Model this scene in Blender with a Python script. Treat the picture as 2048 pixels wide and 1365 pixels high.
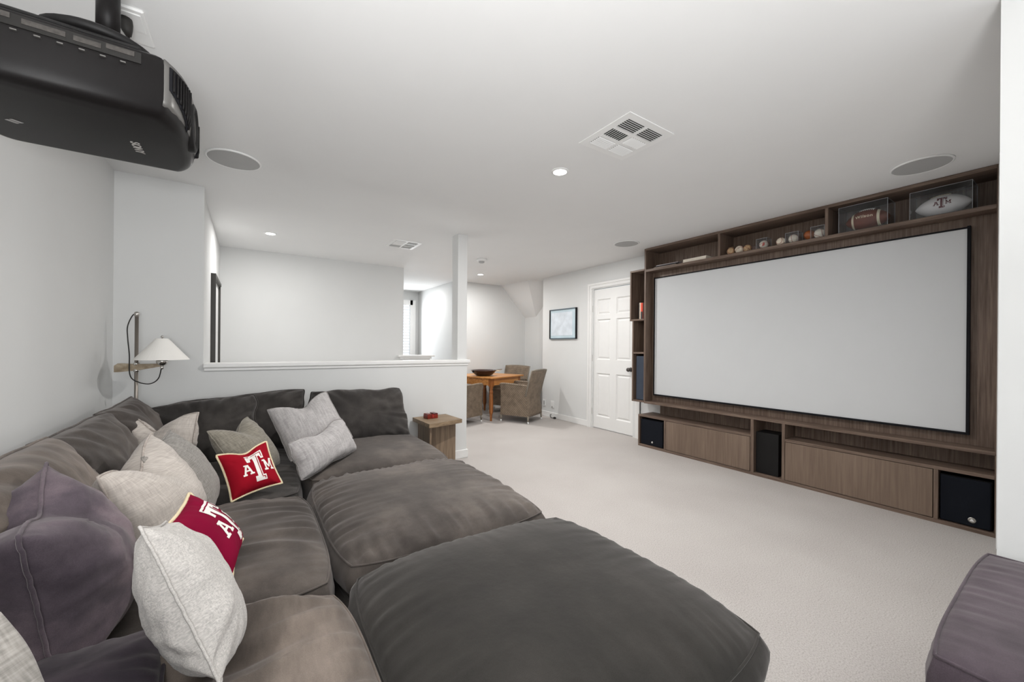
import bpy, bmesh, math, random
from mathutils import Vector, Matrix, noise
random.seed(7)
S = bpy.context.scene
for o in list(bpy.data.objects): bpy.data.objects.remove(o)
COL = S.collection
PI = math.pi
# ------------------------------------------------------------------ camera
cd = bpy.data.cameras.new('camera'); cam = bpy.data.objects.new('camera', cd); COL.objects.link(cam)
cd.sensor_width = 36; cd.lens = 782.4 / 2048 * 36; cd.clip_start = .05; cd.clip_end = 200
cd.shift_y = 10.4 / 2048
YAW = .5896
cam.location = (0, 0, 1.265)
cam.rotation_euler = (Matrix.Rotation(-YAW, 4, 'Z') @ Matrix.Rotation(PI/2, 4, 'X') @ Matrix.Rotation(.0081, 4, 'Z')).to_euler()
S.camera = cam
# ------------------------------------------------------------------ world, lights, exposure
w = bpy.data.worlds.new('sky'); S.world = w; w.use_nodes = True
bg = w.node_tree.nodes['Background']; bg.inputs[0].default_value = (.86, .93, 1, 1); bg.inputs[1].default_value = 1.5
S.view_settings.view_transform = 'Standard'; S.view_settings.look = 'None'
S.view_settings.exposure = 0.26; S.view_settings.gamma = 1; S.view_settings.use_curve_mapping = False
def lamp(name, loc, energy, size, size_y=None, rot=(0, 0, 0), color=(1, 1, 1), shape=None, spread=None):
    l = bpy.data.lights.new(name, 'AREA'); l.energy = energy; l.color = color; l.size = size
    l.shape = shape or ('RECTANGLE' if size_y else 'SQUARE')
    if size_y: l.size_y = size_y
    if spread: l.spread = spread
    o = bpy.data.objects.new(name, l); o.location = loc; o.rotation_euler = rot; COL.objects.link(o)
    return o
CEIL = 2.52
# added fill lamps behind the camera and in the stairwell; daylight at the far window
lamp('back_fill', (-.1, -2.85, 1.45), 6, 1.6, 1.9, (math.radians(98), 0, 0), (1, 1, .99))
# photographer's flash bounced off the ceiling behind the camera
lamp('flash_bounce', (-.1, -.6, 1.2), 78, .5, .5, Vector((-.22, .25, .94)).to_track_quat('-Z', 'Y').to_euler(), (1, 1, 1))
lamp('stairwell_fill', (1.2, 5.2, -.8), 9, 1.2, .8, (math.radians(165), 0, 0), (1, 1, 1))  # unseen lamp added below floor level to brighten the stairwell
lamp('daylight_far', (2.6, 8.7, 1.6), 20, 1.0, 1.3, (math.radians(-90), 0, 0), (.93, .97, 1))
DL = [(1.834, 2.142), (.182, 5.2), (3.342, 6.004)]
DLE = [34, 11, 20]
for (x, y), e in zip(DL, DLE):
    lamp('downlight_and_fill', (x, y, CEIL - .02), e, .08, rot=(0, 0, 0), color=(1, .985, .965), shape='DISK')
for (x, y, e) in [(3.3, 3.9, 19), (2.7, 7.7, 9)]:  # extra lamps without fixtures, added to brighten the door wall and corridor
    lamp('downlight_and_fill', (x, y, CEIL - .02), e, .08, color=(1, .985, .965), shape='DISK')

# ------------------------------------------------------------------ helpers
def link(name, me, mat=None, parent=None, smooth=False):
    o = bpy.data.objects.new(name, me); COL.objects.link(o)
    if mat is not None and not me.materials: me.materials.append(mat)
    if parent is not None: o.parent = parent
    if smooth: me.polygons.foreach_set('use_smooth', [True] * len(me.polygons))
    return o
def obj(name, bm, mat=None, parent=None, smooth=False):
    me = bpy.data.meshes.new(name); bm.normal_update(); bm.to_mesh(me); bm.free()
    return link(name, me, mat, parent, smooth)
def tag(o, label, cat, group=None):
    o['label'] = label; o['category'] = cat
    if group: o['group'] = group
    return o
def thing(name, label, cat, loc=(0, 0, 0), rz=0, group=None):
    o = bpy.data.objects.new(name, None); COL.objects.link(o); o.location = loc; o.rotation_euler = (0, 0, rz)
    o.empty_display_size = .05
    return tag(o, label, cat, group)
def st(o): o['kind'] = 'structure'; return o
def box(bm, x0, x1, y0, y1, z0, z1, bev=0, seg=1):
    r = bmesh.ops.create_cube(bm, size=1)
    for v in r['verts']:
        v.co = Vector(((x0+x1)/2 + v.co.x*(x1-x0), (y0+y1)/2 + v.co.y*(y1-y0), (z0+z1)/2 + v.co.z*(z1-z0)))
    if bev:
        es = list({e for v in r['verts'] for e in v.link_edges})
        bmesh.ops.bevel(bm, geom=es, offset=bev, segments=seg, affect='EDGES', profile=.5)
    return bm
def bx(name, d, mat, parent=None, bev=0, seg=1, smooth=False):
    return obj(name, box(bmesh.new(), *d, bev=bev, seg=seg), mat, parent, smooth)
def lathe(bm, prof, n=24, c=(0, 0, 0)):
    rings = []
    for r, z in prof:
        rings.append([bm.verts.new((c[0] + r*math.cos(2*PI*i/n), c[1] + r*math.sin(2*PI*i/n), c[2] + z)) for i in range(n)])
    for a, b in zip(rings, rings[1:]):
        for i in range(n):
            j = (i+1) % n
            bm.faces.new((a[i], a[j], b[j], b[i]))
    if prof[0] != prof[-1] and prof[0][0] > 1e-5:
        bm.faces.new(rings[0][::-1])
        if prof[-1][0] > 1e-5: bm.faces.new(rings[-1])
    bmesh.ops.remove_doubles(bm, verts=[v for r in rings for v in r], dist=1e-6)
    return bm
def tube(bm, pts, r, n=8, closed=False):
    pts = [Vector(p) for p in pts]; N = len(pts); rings = []
    up = None
    for i, p in enumerate(pts):
        if closed: t = (pts[(i+1) % N] - pts[i-1])
        else: t = pts[min(i+1, N-1)] - pts[max(i-1, 0)]
        if t.length < 1e-9: t = Vector((0, 0, 1))
        t.normalize()
        if up is None:
            up = t.orthogonal().normalized()
        up = (up - t*up.dot(t))
        up = up.normalized() if up.length > 1e-6 else t.orthogonal().normalized()
        s = t.cross(up)
        rr = r[i] if isinstance(r, (list, tuple)) else r
        rings.append([bm.verts.new(p + (up*math.cos(2*PI*k/n) + s*math.sin(2*PI*k/n))*rr) for k in range(n)])
    pr = list(zip(rings, rings[1:])) + ([(rings[-1], rings[0])] if closed else [])
    for a, b in pr:
        for k in range(n):
            j = (k+1) % n
            bm.faces.new((a[k], a[j], b[j], b[k]))
    if not closed:
        bm.faces.new(rings[0][::-1]); bm.faces.new(rings[-1])
    return bm
def prism(bm, poly, axis, a, b):
    """extrude a 2D polygon along an axis"""
    def P(p, t): return {'x': (t, p[0], p[1]), 'y': (p[0], t, p[1]), 'z': (p[0], p[1], t)}[axis]
    A = [bm.verts.new(P(p, a)) for p in poly]; B = [bm.verts.new(P(p, b)) for p in poly]
    bm.faces.new(A); bm.faces.new(B[::-1])
    n = len(poly)
    for i in range(n):
        j = (i+1) % n; bm.faces.new((A[i], B[i], B[j], A[j]))
    bmesh.ops.recalc_face_normals(bm, faces=bm.faces)
    return bm
def grid_faces(bm, G, flip=False):
    for i in range(len(G)-1):
        for j in range(len(G[0])-1):
            q = (G[i][j], G[i+1][j], G[i+1][j+1], G[i][j+1])
            q = q[::-1] if flip else q
            if len(set(q)) == 4: bm.faces.new(q)

# ------------------------------------------------------------------ materials
def newmat(name):
    m = bpy.data.materials.new(name); m.use_nodes = True
    return m, m.node_tree, m.node_tree.nodes['Principled BSDF']
def mapping(nt, scale=(1, 1, 1), coord='Object'):
    tc = nt.nodes.new('ShaderNodeTexCoord'); mp = nt.nodes.new('ShaderNodeMapping')
    mp.inputs['Scale'].default_value = scale; nt.links.new(tc.outputs[coord], mp.inputs[0]); return mp
def noise_n(nt, mp, scale, detail=3, rough=.55):
    n = nt.nodes.new('ShaderNodeTexNoise'); n.inputs['Scale'].default_value = scale; n.inputs['Detail'].default_value = detail
    n.inputs['Roughness'].default_value = rough
    nt.links.new(mp.outputs[0], n.inputs['Vector']); return n
def ramp(nt, src, stops):
    r = nt.nodes.new('ShaderNodeValToRGB'); e = r.color_ramp.elements
    e[0].position, e[0].color = stops[0][0], (*stops[0][1], 1); e[1].position, e[1].color = stops[-1][0], (*stops[-1][1], 1)
    for p, c in stops[1:-1]:
        k = e.new(p); k.color = (*c, 1)
    nt.links.new(src, r.inputs[0]); return r
def bump(nt, b, src, strength, dist=.01):
    bp = nt.nodes.new('ShaderNodeBump'); bp.inputs['Strength'].default_value = strength; bp.inputs['Distance'].default_value = dist
    nt.links.new(src, bp.inputs['Height']); nt.links.new(bp.outputs[0], b.inputs['Normal']); return bp
def srgb(*c):
    f = lambda v: v/12.92 if v <= .04045 else ((v+.055)/1.055)**2.4
    return tuple(f(x/255) for x in c)
def plain(name, col, rough=.6, metal=0, spec=.5, var=.06, scale=6, bmp=0, bscale=200, coat=0):
    m, nt, b = newmat(name); mp = mapping(nt)
    n = noise_n(nt, mp, scale)
    lo = tuple(max(0, c*(1-var)) for c in col); hi = tuple(min(1, c*(1+var)) for c in col)
    r = ramp(nt, n.outputs[0], [(.3, lo), (.7, hi)]); nt.links.new(r.outputs[0], b.inputs['Base Color'])
    b.inputs['Roughness'].default_value = rough; b.inputs['Metallic'].default_value = metal
    b.inputs['Specular IOR Level'].default_value = spec; b.inputs['Coat Weight'].default_value = coat
    if bmp:
        n2 = noise_n(nt, mp, bscale, 4); bump(nt, b, n2.outputs[0], bmp, .002)
    return m
def velvet(name, dark, mid, light, sc=(1, 1, 1), nscale=3.2, sheen=.22):
    m, nt, b = newmat(name); mp = mapping(nt, sc)
    n = noise_n(nt, mp, nscale, 5, .62); r = ramp(nt, n.outputs[0], [(.32, dark), (.5, mid), (.7, light)])
    f = noise_n(nt, mp, 420, 2); r2 = ramp(nt, f.outputs[0], [(.3, (.82, .82, .82)), (.7, (1.12, 1.12, 1.12))])
    mx = nt.nodes.new('ShaderNodeMix'); mx.data_type = 'RGBA'; mx.blend_type = 'MULTIPLY'; mx.inputs[0].default_value = .8
    nt.links.new(r.outputs[0], mx.inputs[6]); nt.links.new(r2.outputs[0], mx.inputs[7])
    nt.links.new(mx.outputs[2], b.inputs['Base Color'])
    b.inputs['Roughness'].default_value = .85; b.inputs['Specular IOR Level'].default_value = .15
    b.inputs['Sheen Weight'].default_value = sheen; b.inputs['Sheen Roughness'].default_value = .45
    b.inputs['Sheen Tint'].default_value = (.95, .9, .88, 1)
    n3 = noise_n(nt, mp, 9, 4); bump(nt, b, n3.outputs[0], .25, .012)
    return m
def weave(name, a, c, scale=160, stretch=(1, 1, 1), bs=.5, el=.10):
    """linen like cloth: crossed fine threads"""
    m, nt, b = newmat(name)
    m1 = mapping(nt, (scale*el*stretch[0], 9, scale*stretch[0])); m2 = mapping(nt, (scale*stretch[2], 9, scale*el*stretch[2]))
    n1 = noise_n(nt, m1, 1, 2); n2 = noise_n(nt, m2, 1, 2)
    ad = nt.nodes.new('ShaderNodeMath'); ad.operation = 'ADD'; nt.links.new(n1.outputs[0], ad.inputs[0]); nt.links.new(n2.outputs[0], ad.inputs[1])
    hf = nt.nodes.new('ShaderNodeMath'); hf.operation = 'MULTIPLY'; hf.inputs[1].default_value = .5; nt.links.new(ad.outputs[0], hf.inputs[0])
    r = ramp(nt, hf.outputs[0], [(.36, a), (.64, c)]); nt.links.new(r.outputs[0], b.inputs['Base Color'])
    b.inputs['Roughness'].default_value = .95; b.inputs['Specular IOR Level'].default_value = .1; b.inputs['Sheen Weight'].default_value = .2
    bump(nt, b, hf.outputs[0], bs, .003)
    return m
def wood(name, dark, mid, light, grain='z', fine=110, rough=.5):
    m, nt, b = newmat(name)
    s = {'z': (1, 1, .035), 'y': (1, .035, 1), 'x': (.035, 1, 1)}[grain]
    mp = mapping(nt, s); n = noise_n(nt, mp, fine, 4, .6); mp2 = mapping(nt, tuple(q**.5 for q in s)); n2 = noise_n(nt, mp2, 5, 3)
    r = ramp(nt, n.outputs[0], [(.3, dark), (.5, mid), (.7, light)]); r2 = ramp(nt, n2.outputs[0], [(.3, (.84, .82, .8)), (.7, (1.12, 1.12, 1.12))])
    mx = nt.nodes.new('ShaderNodeMix'); mx.data_type = 'RGBA'; mx.blend_type = 'MULTIPLY'; mx.inputs[0].default_value = 1
    nt.links.new(r.outputs[0], mx.inputs[6]); nt.links.new(r2.outputs[0], mx.inputs[7]); nt.links.new(mx.outputs[2], b.inputs['Base Color'])
    b.inputs['Roughness'].default_value = rough; b.inputs['Specular IOR Level'].default_value = .35
    bump(nt, b, n.outputs[0], .12, .002)
    return m
def emis(name, col, k):
    m, nt, b = newmat(name); b.inputs['Base Color'].default_value = (*col, 1); b.inputs['Emission Color'].default_value = (*col, 1)
    b.inputs['Emission Strength'].default_value = k; return m
def clear(name, tint=(.9, .93, .96), k=.12):
    m, nt, b = newmat(name); out = nt.nodes['Material Output']
    tr = nt.nodes.new('ShaderNodeBsdfTransparent'); tr.inputs[0].default_value = (*tint, 1)
    gl = nt.nodes.new('ShaderNodeBsdfGlossy'); gl.inputs['Roughness'].default_value = .04
    fr = nt.nodes.new('ShaderNodeLayerWeight'); fr.inputs[0].default_value = .5
    pw = nt.nodes.new('ShaderNodeMath'); pw.operation = 'POWER'; pw.inputs[1].default_value = 5; nt.links.new(fr.outputs['Facing'], pw.inputs[0])
    ad = nt.nodes.new('ShaderNodeMath'); ad.operation = 'MULTIPLY_ADD'; ad.inputs[1].default_value = .8; ad.inputs[2].default_value = k; nt.links.new(pw.outputs[0], ad.inputs[0])
    mx = nt.nodes.new('ShaderNodeMixShader'); nt.links.new(ad.outputs[0], mx.inputs[0]); nt.links.new(tr.outputs[0], mx.inputs[1]); nt.links.new(gl.outputs[0], mx.inputs[2])
    nt.links.new(mx.outputs[0], out.inputs[0]); return m

M = {}
M['wall'] = plain('wall_paint', (.715, .718, .71), .9, spec=.2, var=.012, scale=2)
M['ceil'] = plain('ceiling_paint', (.82, .82, .815), .95, spec=.1, var=.01, scale=2)
M['trim'] = plain('trim_paint', (.82, .815, .80), .45, var=.01)
def carpet():
    m, nt, b = newmat('loop_carpet'); mp = mapping(nt)
    n = noise_n(nt, mp, 160, 3, .8); n2 = noise_n(nt, mp, 1.3, 3)
    r = ramp(nt, n.outputs[0], [(.34, srgb(160, 153, 148)), (.47, srgb(186, 181, 177)), (.64, srgb(200, 195, 192))])
    r2 = ramp(nt, n2.outputs[0], [(.35, (.95, .94, .94)), (.65, (1.03, 1.03, 1.03))])
    mx = nt.nodes.new('ShaderNodeMix'); mx.data_type = 'RGBA'; mx.blend_type = 'MULTIPLY'; mx.inputs[0].default_value = 1
    nt.links.new(r.outputs[0], mx.inputs[6]); nt.links.new(r2.outputs[0], mx.inputs[7]); nt.links.new(mx.outputs[2], b.inputs['Base Color'])
    b.inputs['Roughness'].default_value = 1; b.inputs['Specular IOR Level'].default_value = .05
    bump(nt, b, n.outputs[0], .45, .004); return m
M['carpet'] = carpet()
M['gv'] = velvet('grey_velvet', srgb(58, 53, 50), srgb(76, 70, 66), srgb(102, 94, 88))  # lighter stop puts the velvet's highlights into the colour
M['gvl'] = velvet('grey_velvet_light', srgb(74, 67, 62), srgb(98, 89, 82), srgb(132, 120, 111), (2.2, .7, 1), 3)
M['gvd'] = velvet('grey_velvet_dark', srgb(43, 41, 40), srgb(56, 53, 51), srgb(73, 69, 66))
M['gvo'] = velvet('grey_velvet_even', srgb(39, 37, 35), srgb(46, 44, 41), srgb(56, 53, 50), (1, 1, 1), 3.5)
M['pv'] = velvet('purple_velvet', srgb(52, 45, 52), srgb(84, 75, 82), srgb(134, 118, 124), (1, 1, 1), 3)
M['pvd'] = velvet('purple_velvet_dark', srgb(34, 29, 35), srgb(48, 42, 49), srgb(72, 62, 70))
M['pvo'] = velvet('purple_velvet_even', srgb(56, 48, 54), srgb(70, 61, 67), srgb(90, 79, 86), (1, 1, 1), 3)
M['linen'] = weave('natural_linen', srgb(176, 167, 160), srgb(204, 196, 188), 260, bs=.25)
M['linen_p'] = weave('linen_seam', srgb(150, 140, 132), srgb(196, 186, 178), 110)
M['wool'] = weave('pale_wool', srgb(168, 164, 160), srgb(206, 201, 196), 620, bs=.35, el=.35)
M['greyc'] = weave('grey_cotton', srgb(122, 118, 113), srgb(160, 155, 149), 240, bs=.3)
M['sagec'] = weave('sage_cotton', srgb(118, 112, 102), srgb(152, 146, 134), 240, bs=.3)
M['silverc'] = weave('silver_melange', srgb(154, 150, 149), srgb(188, 184, 183), 420, (1, 1, .25), bs=.2)
M['silver_p'] = weave('silver_seam', srgb(120, 116, 114), srgb(160, 156, 154), 190, bs=.4)
M['red'] = plain('red_cloth', srgb(150, 16, 34), .9, spec=.1, bmp=.3, bscale=500)
M['maroon'] = plain('maroon_cloth', srgb(128, 10, 48), .9, spec=.1, bmp=.3, bscale=500)
M['cream'] = plain('cream_cord', srgb(232, 216, 180), .9)
M['creamside'] = plain('cream_cloth', srgb(196, 178, 132), .9)
M['whitecloth'] = plain('white_applique', srgb(238, 234, 228), .9)
WD, WM, WL = srgb(84, 68, 58), srgb(108, 91, 80), srgb(128, 111, 98)
M['wz'] = wood('stained_oak_upright', WD, WM, WL, 'z', 90)
M['wy'] = wood('stained_oak_long', WD, WM, WL, 'y', 90)
M['wdoor'] = wood('stained_oak_door', srgb(108, 91, 79), srgb(118, 101, 88), srgb(127, 110, 96), 'z', 70)
M['wtab'] = wood('weathered_oak', srgb(112, 94, 74), srgb(142, 122, 98), srgb(160, 140, 116), 'x', 60)
M['wtabz'] = wood('weathered_oak_post', srgb(100, 84, 68), srgb(124, 106, 88), srgb(144, 126, 106), 'z', 60)
M['pine'] = wood('honey_pine', srgb(168, 108, 56), srgb(200, 140, 80), srgb(220, 164, 104), 'x', 40, .32)
M['pinez'] = wood('honey_pine_leg', srgb(120, 70, 34), srgb(152, 94, 50), srgb(178, 116, 66), 'z', 40, .3)
M['lampw'] = wood('pale_ash', srgb(146, 130, 108), srgb(176, 160, 138), srgb(196, 182, 160), 'x', 40)
M['screen'] = plain('screen_cloth', (.62, .632, .642), .95, spec=.05, var=.006)
M['black'] = plain('black_felt', (.012, .012, .014), .9, spec=.15)
M['spk'] = plain('speaker_cloth', (.006, .0075, .012), .9, spec=.2, bmp=.3, bscale=600)
M['spkblue'] = plain('speaker_cloth_blue', (.05, .062, .085), .9, spec=.2, bmp=.3, bscale=600)  # paler blue-grey cloth of the bookshelf speaker
M['spkbody'] = plain('black_vinyl', (.008, .0075, .0075), .55, spec=.25)
M['proj'] = plain('projector_shell', (.008, .007, .007), .4, spec=.16, bmp=.15, bscale=900)
M['silver'] = plain('silver_paint', (.13, .125, .118), .35, metal=.4)
M['chrome'] = plain('chrome', (.75, .73, .70), .12, metal=1)
M['steel'] = plain('brushed_steel', (.5, .48, .45), .35, metal=1)
M['brass'] = plain('aged_nickel', (.30, .27, .24), .4, metal=1)
M['knob'] = plain('dark_bronze', (.10, .09, .085), .35, metal=.8)
M['shade'] = plain('lamp_shade_cloth', (.86, .84, .80), .9, var=.01)
M['cord'] = plain('black_cord', (.02, .018, .016), .6)
M['grille'] = plain('speaker_grille', (.44, .44, .435), .8, var=.02)
M['ventdark'] = plain('duct_dark', (.09, .09, .085), .9)
M['white'] = plain('white_plastic', (.84, .84, .83), .4, var=.01)
M['glow'] = emis('lamp_glow', (1, .98, .95), 9)
M['rattan'] = None
def rattan(name, a, c):
    m, nt, b = newmat(name); mp = mapping(nt, (1, 1, 1))
    w1 = nt.nodes.new('ShaderNodeTexWave'); w1.wave_type = 'BANDS'; w1.bands_direction = 'Z'; w1.inputs['Scale'].default_value = 24; w1.inputs['Distortion'].default_value = 1.2
    w2 = nt.nodes.new('ShaderNodeTexWave'); w2.wave_type = 'BANDS'; w2.bands_direction = 'DIAGONAL'; w2.inputs['Scale'].default_value = 16; w2.inputs['Distortion'].default_value = .8
    nt.links.new(mp.outputs[0], w1.inputs[0]); nt.links.new(mp.outputs[0], w2.inputs[0])
    ad = nt.nodes.new('ShaderNodeMath'); ad.operation = 'MULTIPLY_ADD'; ad.inputs[1].default_value = .6
    nt.links.new(w2.outputs['Fac'], ad.inputs[0]); nt.links.new(w1.outputs['Fac'], ad.inputs[2])
    n = noise_n(nt, mp, 14, 3)
    ad2 = nt.nodes.new('ShaderNodeMath'); ad2.operation = 'MULTIPLY'; nt.links.new(ad.outputs[0], ad2.inputs[0]); nt.links.new(n.outputs[0], ad2.inputs[1])
    r = ramp(nt, ad2.outputs[0], [(.12, a), (.75, c)]); nt.links.new(r.outputs[0], b.inputs['Base Color'])
    b.inputs['Roughness'].default_value = .6; bump(nt, b, ad.outputs[0], .6, .006); return m
M['rattan'] = rattan('woven_rattan', srgb(92, 78, 64), srgb(158, 140, 120))
M['rim'] = plain('rattan_rim', srgb(138, 130, 118), .6)
M['ballwhite'] = plain('ball_leather', srgb(222, 210, 192), .5, var=.08, scale=20)
M['ballold'] = plain('old_ball_leather', srgb(190, 160, 124), .6, var=.25, scale=40)
M['ballbrown'] = plain('brown_ball_leather', srgb(150, 84, 44), .4, var=.1, scale=12)
M['stitch'] = plain('red_stitch', srgb(140, 50, 42), .7)
M['ink'] = plain('dark_ink', srgb(50, 40, 44), .7)
M['pigskin'] = plain('football_leather', srgb(112, 58, 42), .5, var=.1, scale=30, bmp=.5, bscale=700)
M['fbwhite'] = plain('white_football_leather', srgb(226, 220, 216), .4, bmp=.3, bscale=700)
M['maroonprint'] = plain('maroon_print', srgb(92, 30, 36), .6)
M['cream2'] = plain('cream_band', srgb(226, 214, 186), .6)
M['acryl'] = clear('acrylic_clear', (.95, .965, .98), .035)
M['acrylbase'] = plain('acrylic_base', (.03, .03, .035), .2)
M['bowl'] = plain('dark_glazed_iron', (.045, .022, .018), .22)
M['paper'] = plain('book_pages', srgb(226, 218, 204), .8, scale=60, var=.08)

# ------------------------------------------------------------------ room shell
def slab(name, d, mat='wall', bev=0): return st(bx(name, d, M[mat], None, bev))
LX, HY, DX, CX, FY = -.83, 3.973, 4.472, 4.17, 6.25
# floor with the stairwell opening (x -.33..1.95, y 4.12..6.25)
bm = bmesh.new()
for d in [(LX-.15, 5.2, -3.1, 4.12, -.2, 0), (1.95, 5.2, 4.12, 9.1, -.2, 0), (LX-.15, -.33, 4.12, 9.1, -.2, 0), (-.33, 1.95, 6.25, 9.1, -.2, 0)]: box(bm, *d)
st(obj('floor', bm, M['carpet']))
slab('ceiling', (LX-.15, 5.2, -3.1, 9.1, CEIL, CEIL+.2), 'ceil')
slab('wall_left', (LX-.15, LX, -3.1, HY+.15, 0, CEIL))
# lamp wall and half wall are one plane
bm = bmesh.new()
box(bm, LX-.15, -.312, HY, HY+.15, 0, CEIL)
box(bm, -.312, 2.045, HY, HY+.15, 0, 1.072)
st(obj('wall_half', bm, M['wall']))
st(bx('trim_1', (-.312, 2.075, HY-.03, HY+.18, 1.072, 1.107), M['trim'], None, .006, 2))
st(bx('trim_2', (-.308, 2.055, HY-.014, HY+.16, 1.046, 1.072), M['trim'], None, .004, 2))
slab('wall_column', (1.925, 2.04, HY+.002, HY+.148, 1.107, CEIL))
slab('wall_stair_left', (LX, -.33, HY+.15, 6.4, -1.5, CEIL))
slab('wall_stair_far', (-.33, 2.06, FY, FY+.13, -1.5, CEIL))
bm = bmesh.new(); box(bm, -.33, 1.95, 4.0, 4.12, -1.5, -.2); box(bm, 1.95, 2.06, 4.12, FY, -1.5, -.2)
st(obj('wall_stair_lower', bm, M['wall']))
slab('floor_stair_landing', (-.33, 1.95, 4.12, FY, -1.52, -1.45), 'carpet')
slab('wall_half_far', (2.06, 2.50, FY-.05, FY+.09, 0, 1.045))
st(bx('trim_3', (1.955, 2.57, FY-.09, FY+.13, 1.08, 1.106), M['trim'], None, .004))
st(bx('trim_4', (1.99, 2.52, FY-.07, FY+.11, 1.045, 1.08), M['trim']))
slab('wall_corridor', (3.28, 3.41, 6.89, 8.9, 0, CEIL))
slab('wall_dining_back', (3.41, 5.1, 6.89, 7.02, 0, CEIL))
slab('wall_dining_side', (4.943, 5.1, 5.5, 6.89, 0, CEIL))
bm = bmesh.new(); box(bm, DX, DX+.12, .0, 3.62, 0, CEIL); box(bm, DX, DX+.12, 4.395, 5.67, 0, CEIL); box(bm, DX, DX+.12, 3.62, 4.395, 2.165, CEIL)
box(bm, DX+.12, 4.943, 5.55, 5.67, 0, CEIL)
st(obj('wall_right', bm, M['wall']))
bm = bmesh.new(); box(bm, 2.213, 4.6, .06, .195, 0, CEIL); box(bm, 3.95, DX, .195, .352, 0, CEIL); box(bm, 2.213, 2.34, -3.0, .06, 0, CEIL)
st(obj('wall_nib', bm, M['wall']))
# wall behind the camera (out of frame): opening added to let sky light in
bm = bmesh.new()
for d in [(LX-.15, -.6, -3.1, -3, 0, CEIL), (2.0, 2.4, -3.1, -3, 0, CEIL), (-.6, 2.0, -3.1, -3, 0, .5), (-.6, 2.0, -3.1, -3, 2.3, CEIL)]: box(bm, *d)
st(obj('wall_behind', bm, M['wall']))
# far wall with shuttered window
bm = bmesh.new()
for d in [(LX, 2.15, 8.9, 9.05, 0, CEIL), (3.13, 3.41, 8.9, 9.05, 0, CEIL), (2.15, 3.13, 8.9, 9.05, 0, .9), (2.15, 3.13, 8.9, 9.05, 2.24, CEIL)]: box(bm, *d)
st(obj('wall_far', bm, M['wall']))
slab('wall_far_left', (LX-.15, LX, 6.4, 9.05, 0, CEIL))
win = st(bpy.data.objects.new('window_1', None)); COL.objects.link(win); win.location = (2.64, 8.86, 0)
bm = bmesh.new()
for d in [(-.56, -.49, -.03, .04, .83, 2.31), (.43, .56, -.03, .04, .83, 2.31), (-.49, .49, -.03, .04, 2.20, 2.31), (-.49, .49, -.03, .04, .83, .93), (-.03, .03, -.02, .02, .93, 2.2)]: box(bm, *d)
obj('window_frame', bm, M['trim'], win)
sm = box(bmesh.new(), -.44, .44, -.025, .025, -.006, .006); sme = bpy.data.meshes.new('slat'); sm.to_mesh(sme); sm.free(); sme.materials.append(M['trim'])
for k in range(19):
    s_ = link('slat', sme, None, win); s_.location = (0, 0, .965+k*.066); s_.rotation_euler = (.25, 0, 0)
bx('pane', (-.49, .49, .10, .106, .93, 2.2), M['acryl'], win)
# dormer slopes over the dining nook
def hip(name, pts, mat):
    bm = bmesh.new(); vs = [bm.verts.new(p) for p in pts[0]]
    for f in pts[1]: bm.faces.new([vs[i] for i in f])
    bmesh.ops.recalc_face_normals(bm, faces=bm.faces); return st(obj(name, bm, mat))
hip('wall_dormer_slope', ([(4.333, 6.89, 2.52), (4.40, 6.05, 2.52), (4.943, 6.50, 1.884), (4.943, 6.89, 1.884), (4.943, 6.89, 2.52), (4.943, 5.70, 2.52)],
    [(0, 1, 2, 3), (1, 5, 2), (0, 3, 4), (0, 4, 5, 1), (2, 5, 4, 3)]), M['ceil'])
# baseboards
def board(name, d): return st(bx(name, d, M['trim'], None, .006, 2))
board('baseboard_door_wall', (DX-.016, DX, 4.50, 5.67, 0, .095))
board('baseboard_half_wall', (-.8, 2.06, HY-.016, HY, 0, .095))
board('baseboard_half_wall_end', (2.045, 2.061, HY, HY+.15, 0, .095))
board('baseboard_dining_back', (3.41, 4.94, 6.874, 6.89, 0, .095))
board('baseboard_dining_side', (4.927, 4.943, 5.67, 6.874, 0, .095))
# six-panel door
door = st(bpy.data.objects.new('door_1', None)); COL.objects.link(door); door.location = (DX+.02, 3.57, 0)
Wd, Hd = .845, 2.155
cols = [(.105, .375), (.495, .765)]; rows = [(.19, .86), (1.07, 1.69), (1.76, 2.00)]
bm = bmesh.new()
for a, b in [(0, .105), (.375, .495), (.765, Wd)]: box(bm, 0, .04, a, b, .012, Hd)
for a, b in [(.012, .19), (.86, 1.07), (1.69, 1.76), (2.00, Hd)]:
    for c in cols: box(bm, 0, .04, c[0], c[1], a, b)
obj('door_frame', bm, M['trim'], door)
for c in cols:
    for r in rows:
        bm = bmesh.new(); q = []
        for ins, x in ((0, .004), (.014, .018), (.020, .018), (.042, .006)):
            q.append([bm.verts.new((x, y, z)) for y, z in ((c[0]+ins, r[0]+ins), (c[1]-ins, r[0]+ins), (c[1]-ins, r[1]-ins), (c[0]+ins, r[1]-ins))])
        for A, B in zip(q, q[1:]):
            for i in range(4): j = (i+1) % 4; bm.faces.new((A[i], A[j], B[j], B[i]))
        bm.faces.new(q[-1]); bmesh.ops.recalc_face_normals(bm, faces=bm.faces)
        obj('door_panel', bm, M['trim'], door)
kb = obj('door_knob', lathe(bmesh.new(), [(.032, 0), (.032, .006), (.012, .012), (.012, .035), (.024, .042), (.030, .055), (.026, .07), (.0, .076)], 20), M['knob'], door, True)
kb.rotation_euler = (0, -PI/2, 0); kb.location = (0, .105, .945)
for z in (.26, 1.09, 1.86):
    h = obj('hinge', tube(bmesh.new(), [(-.012, .838, z-.05), (-.012, .838, z+.05)], .010, 8), M['steel'], door)
bm = bmesh.new()
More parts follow.
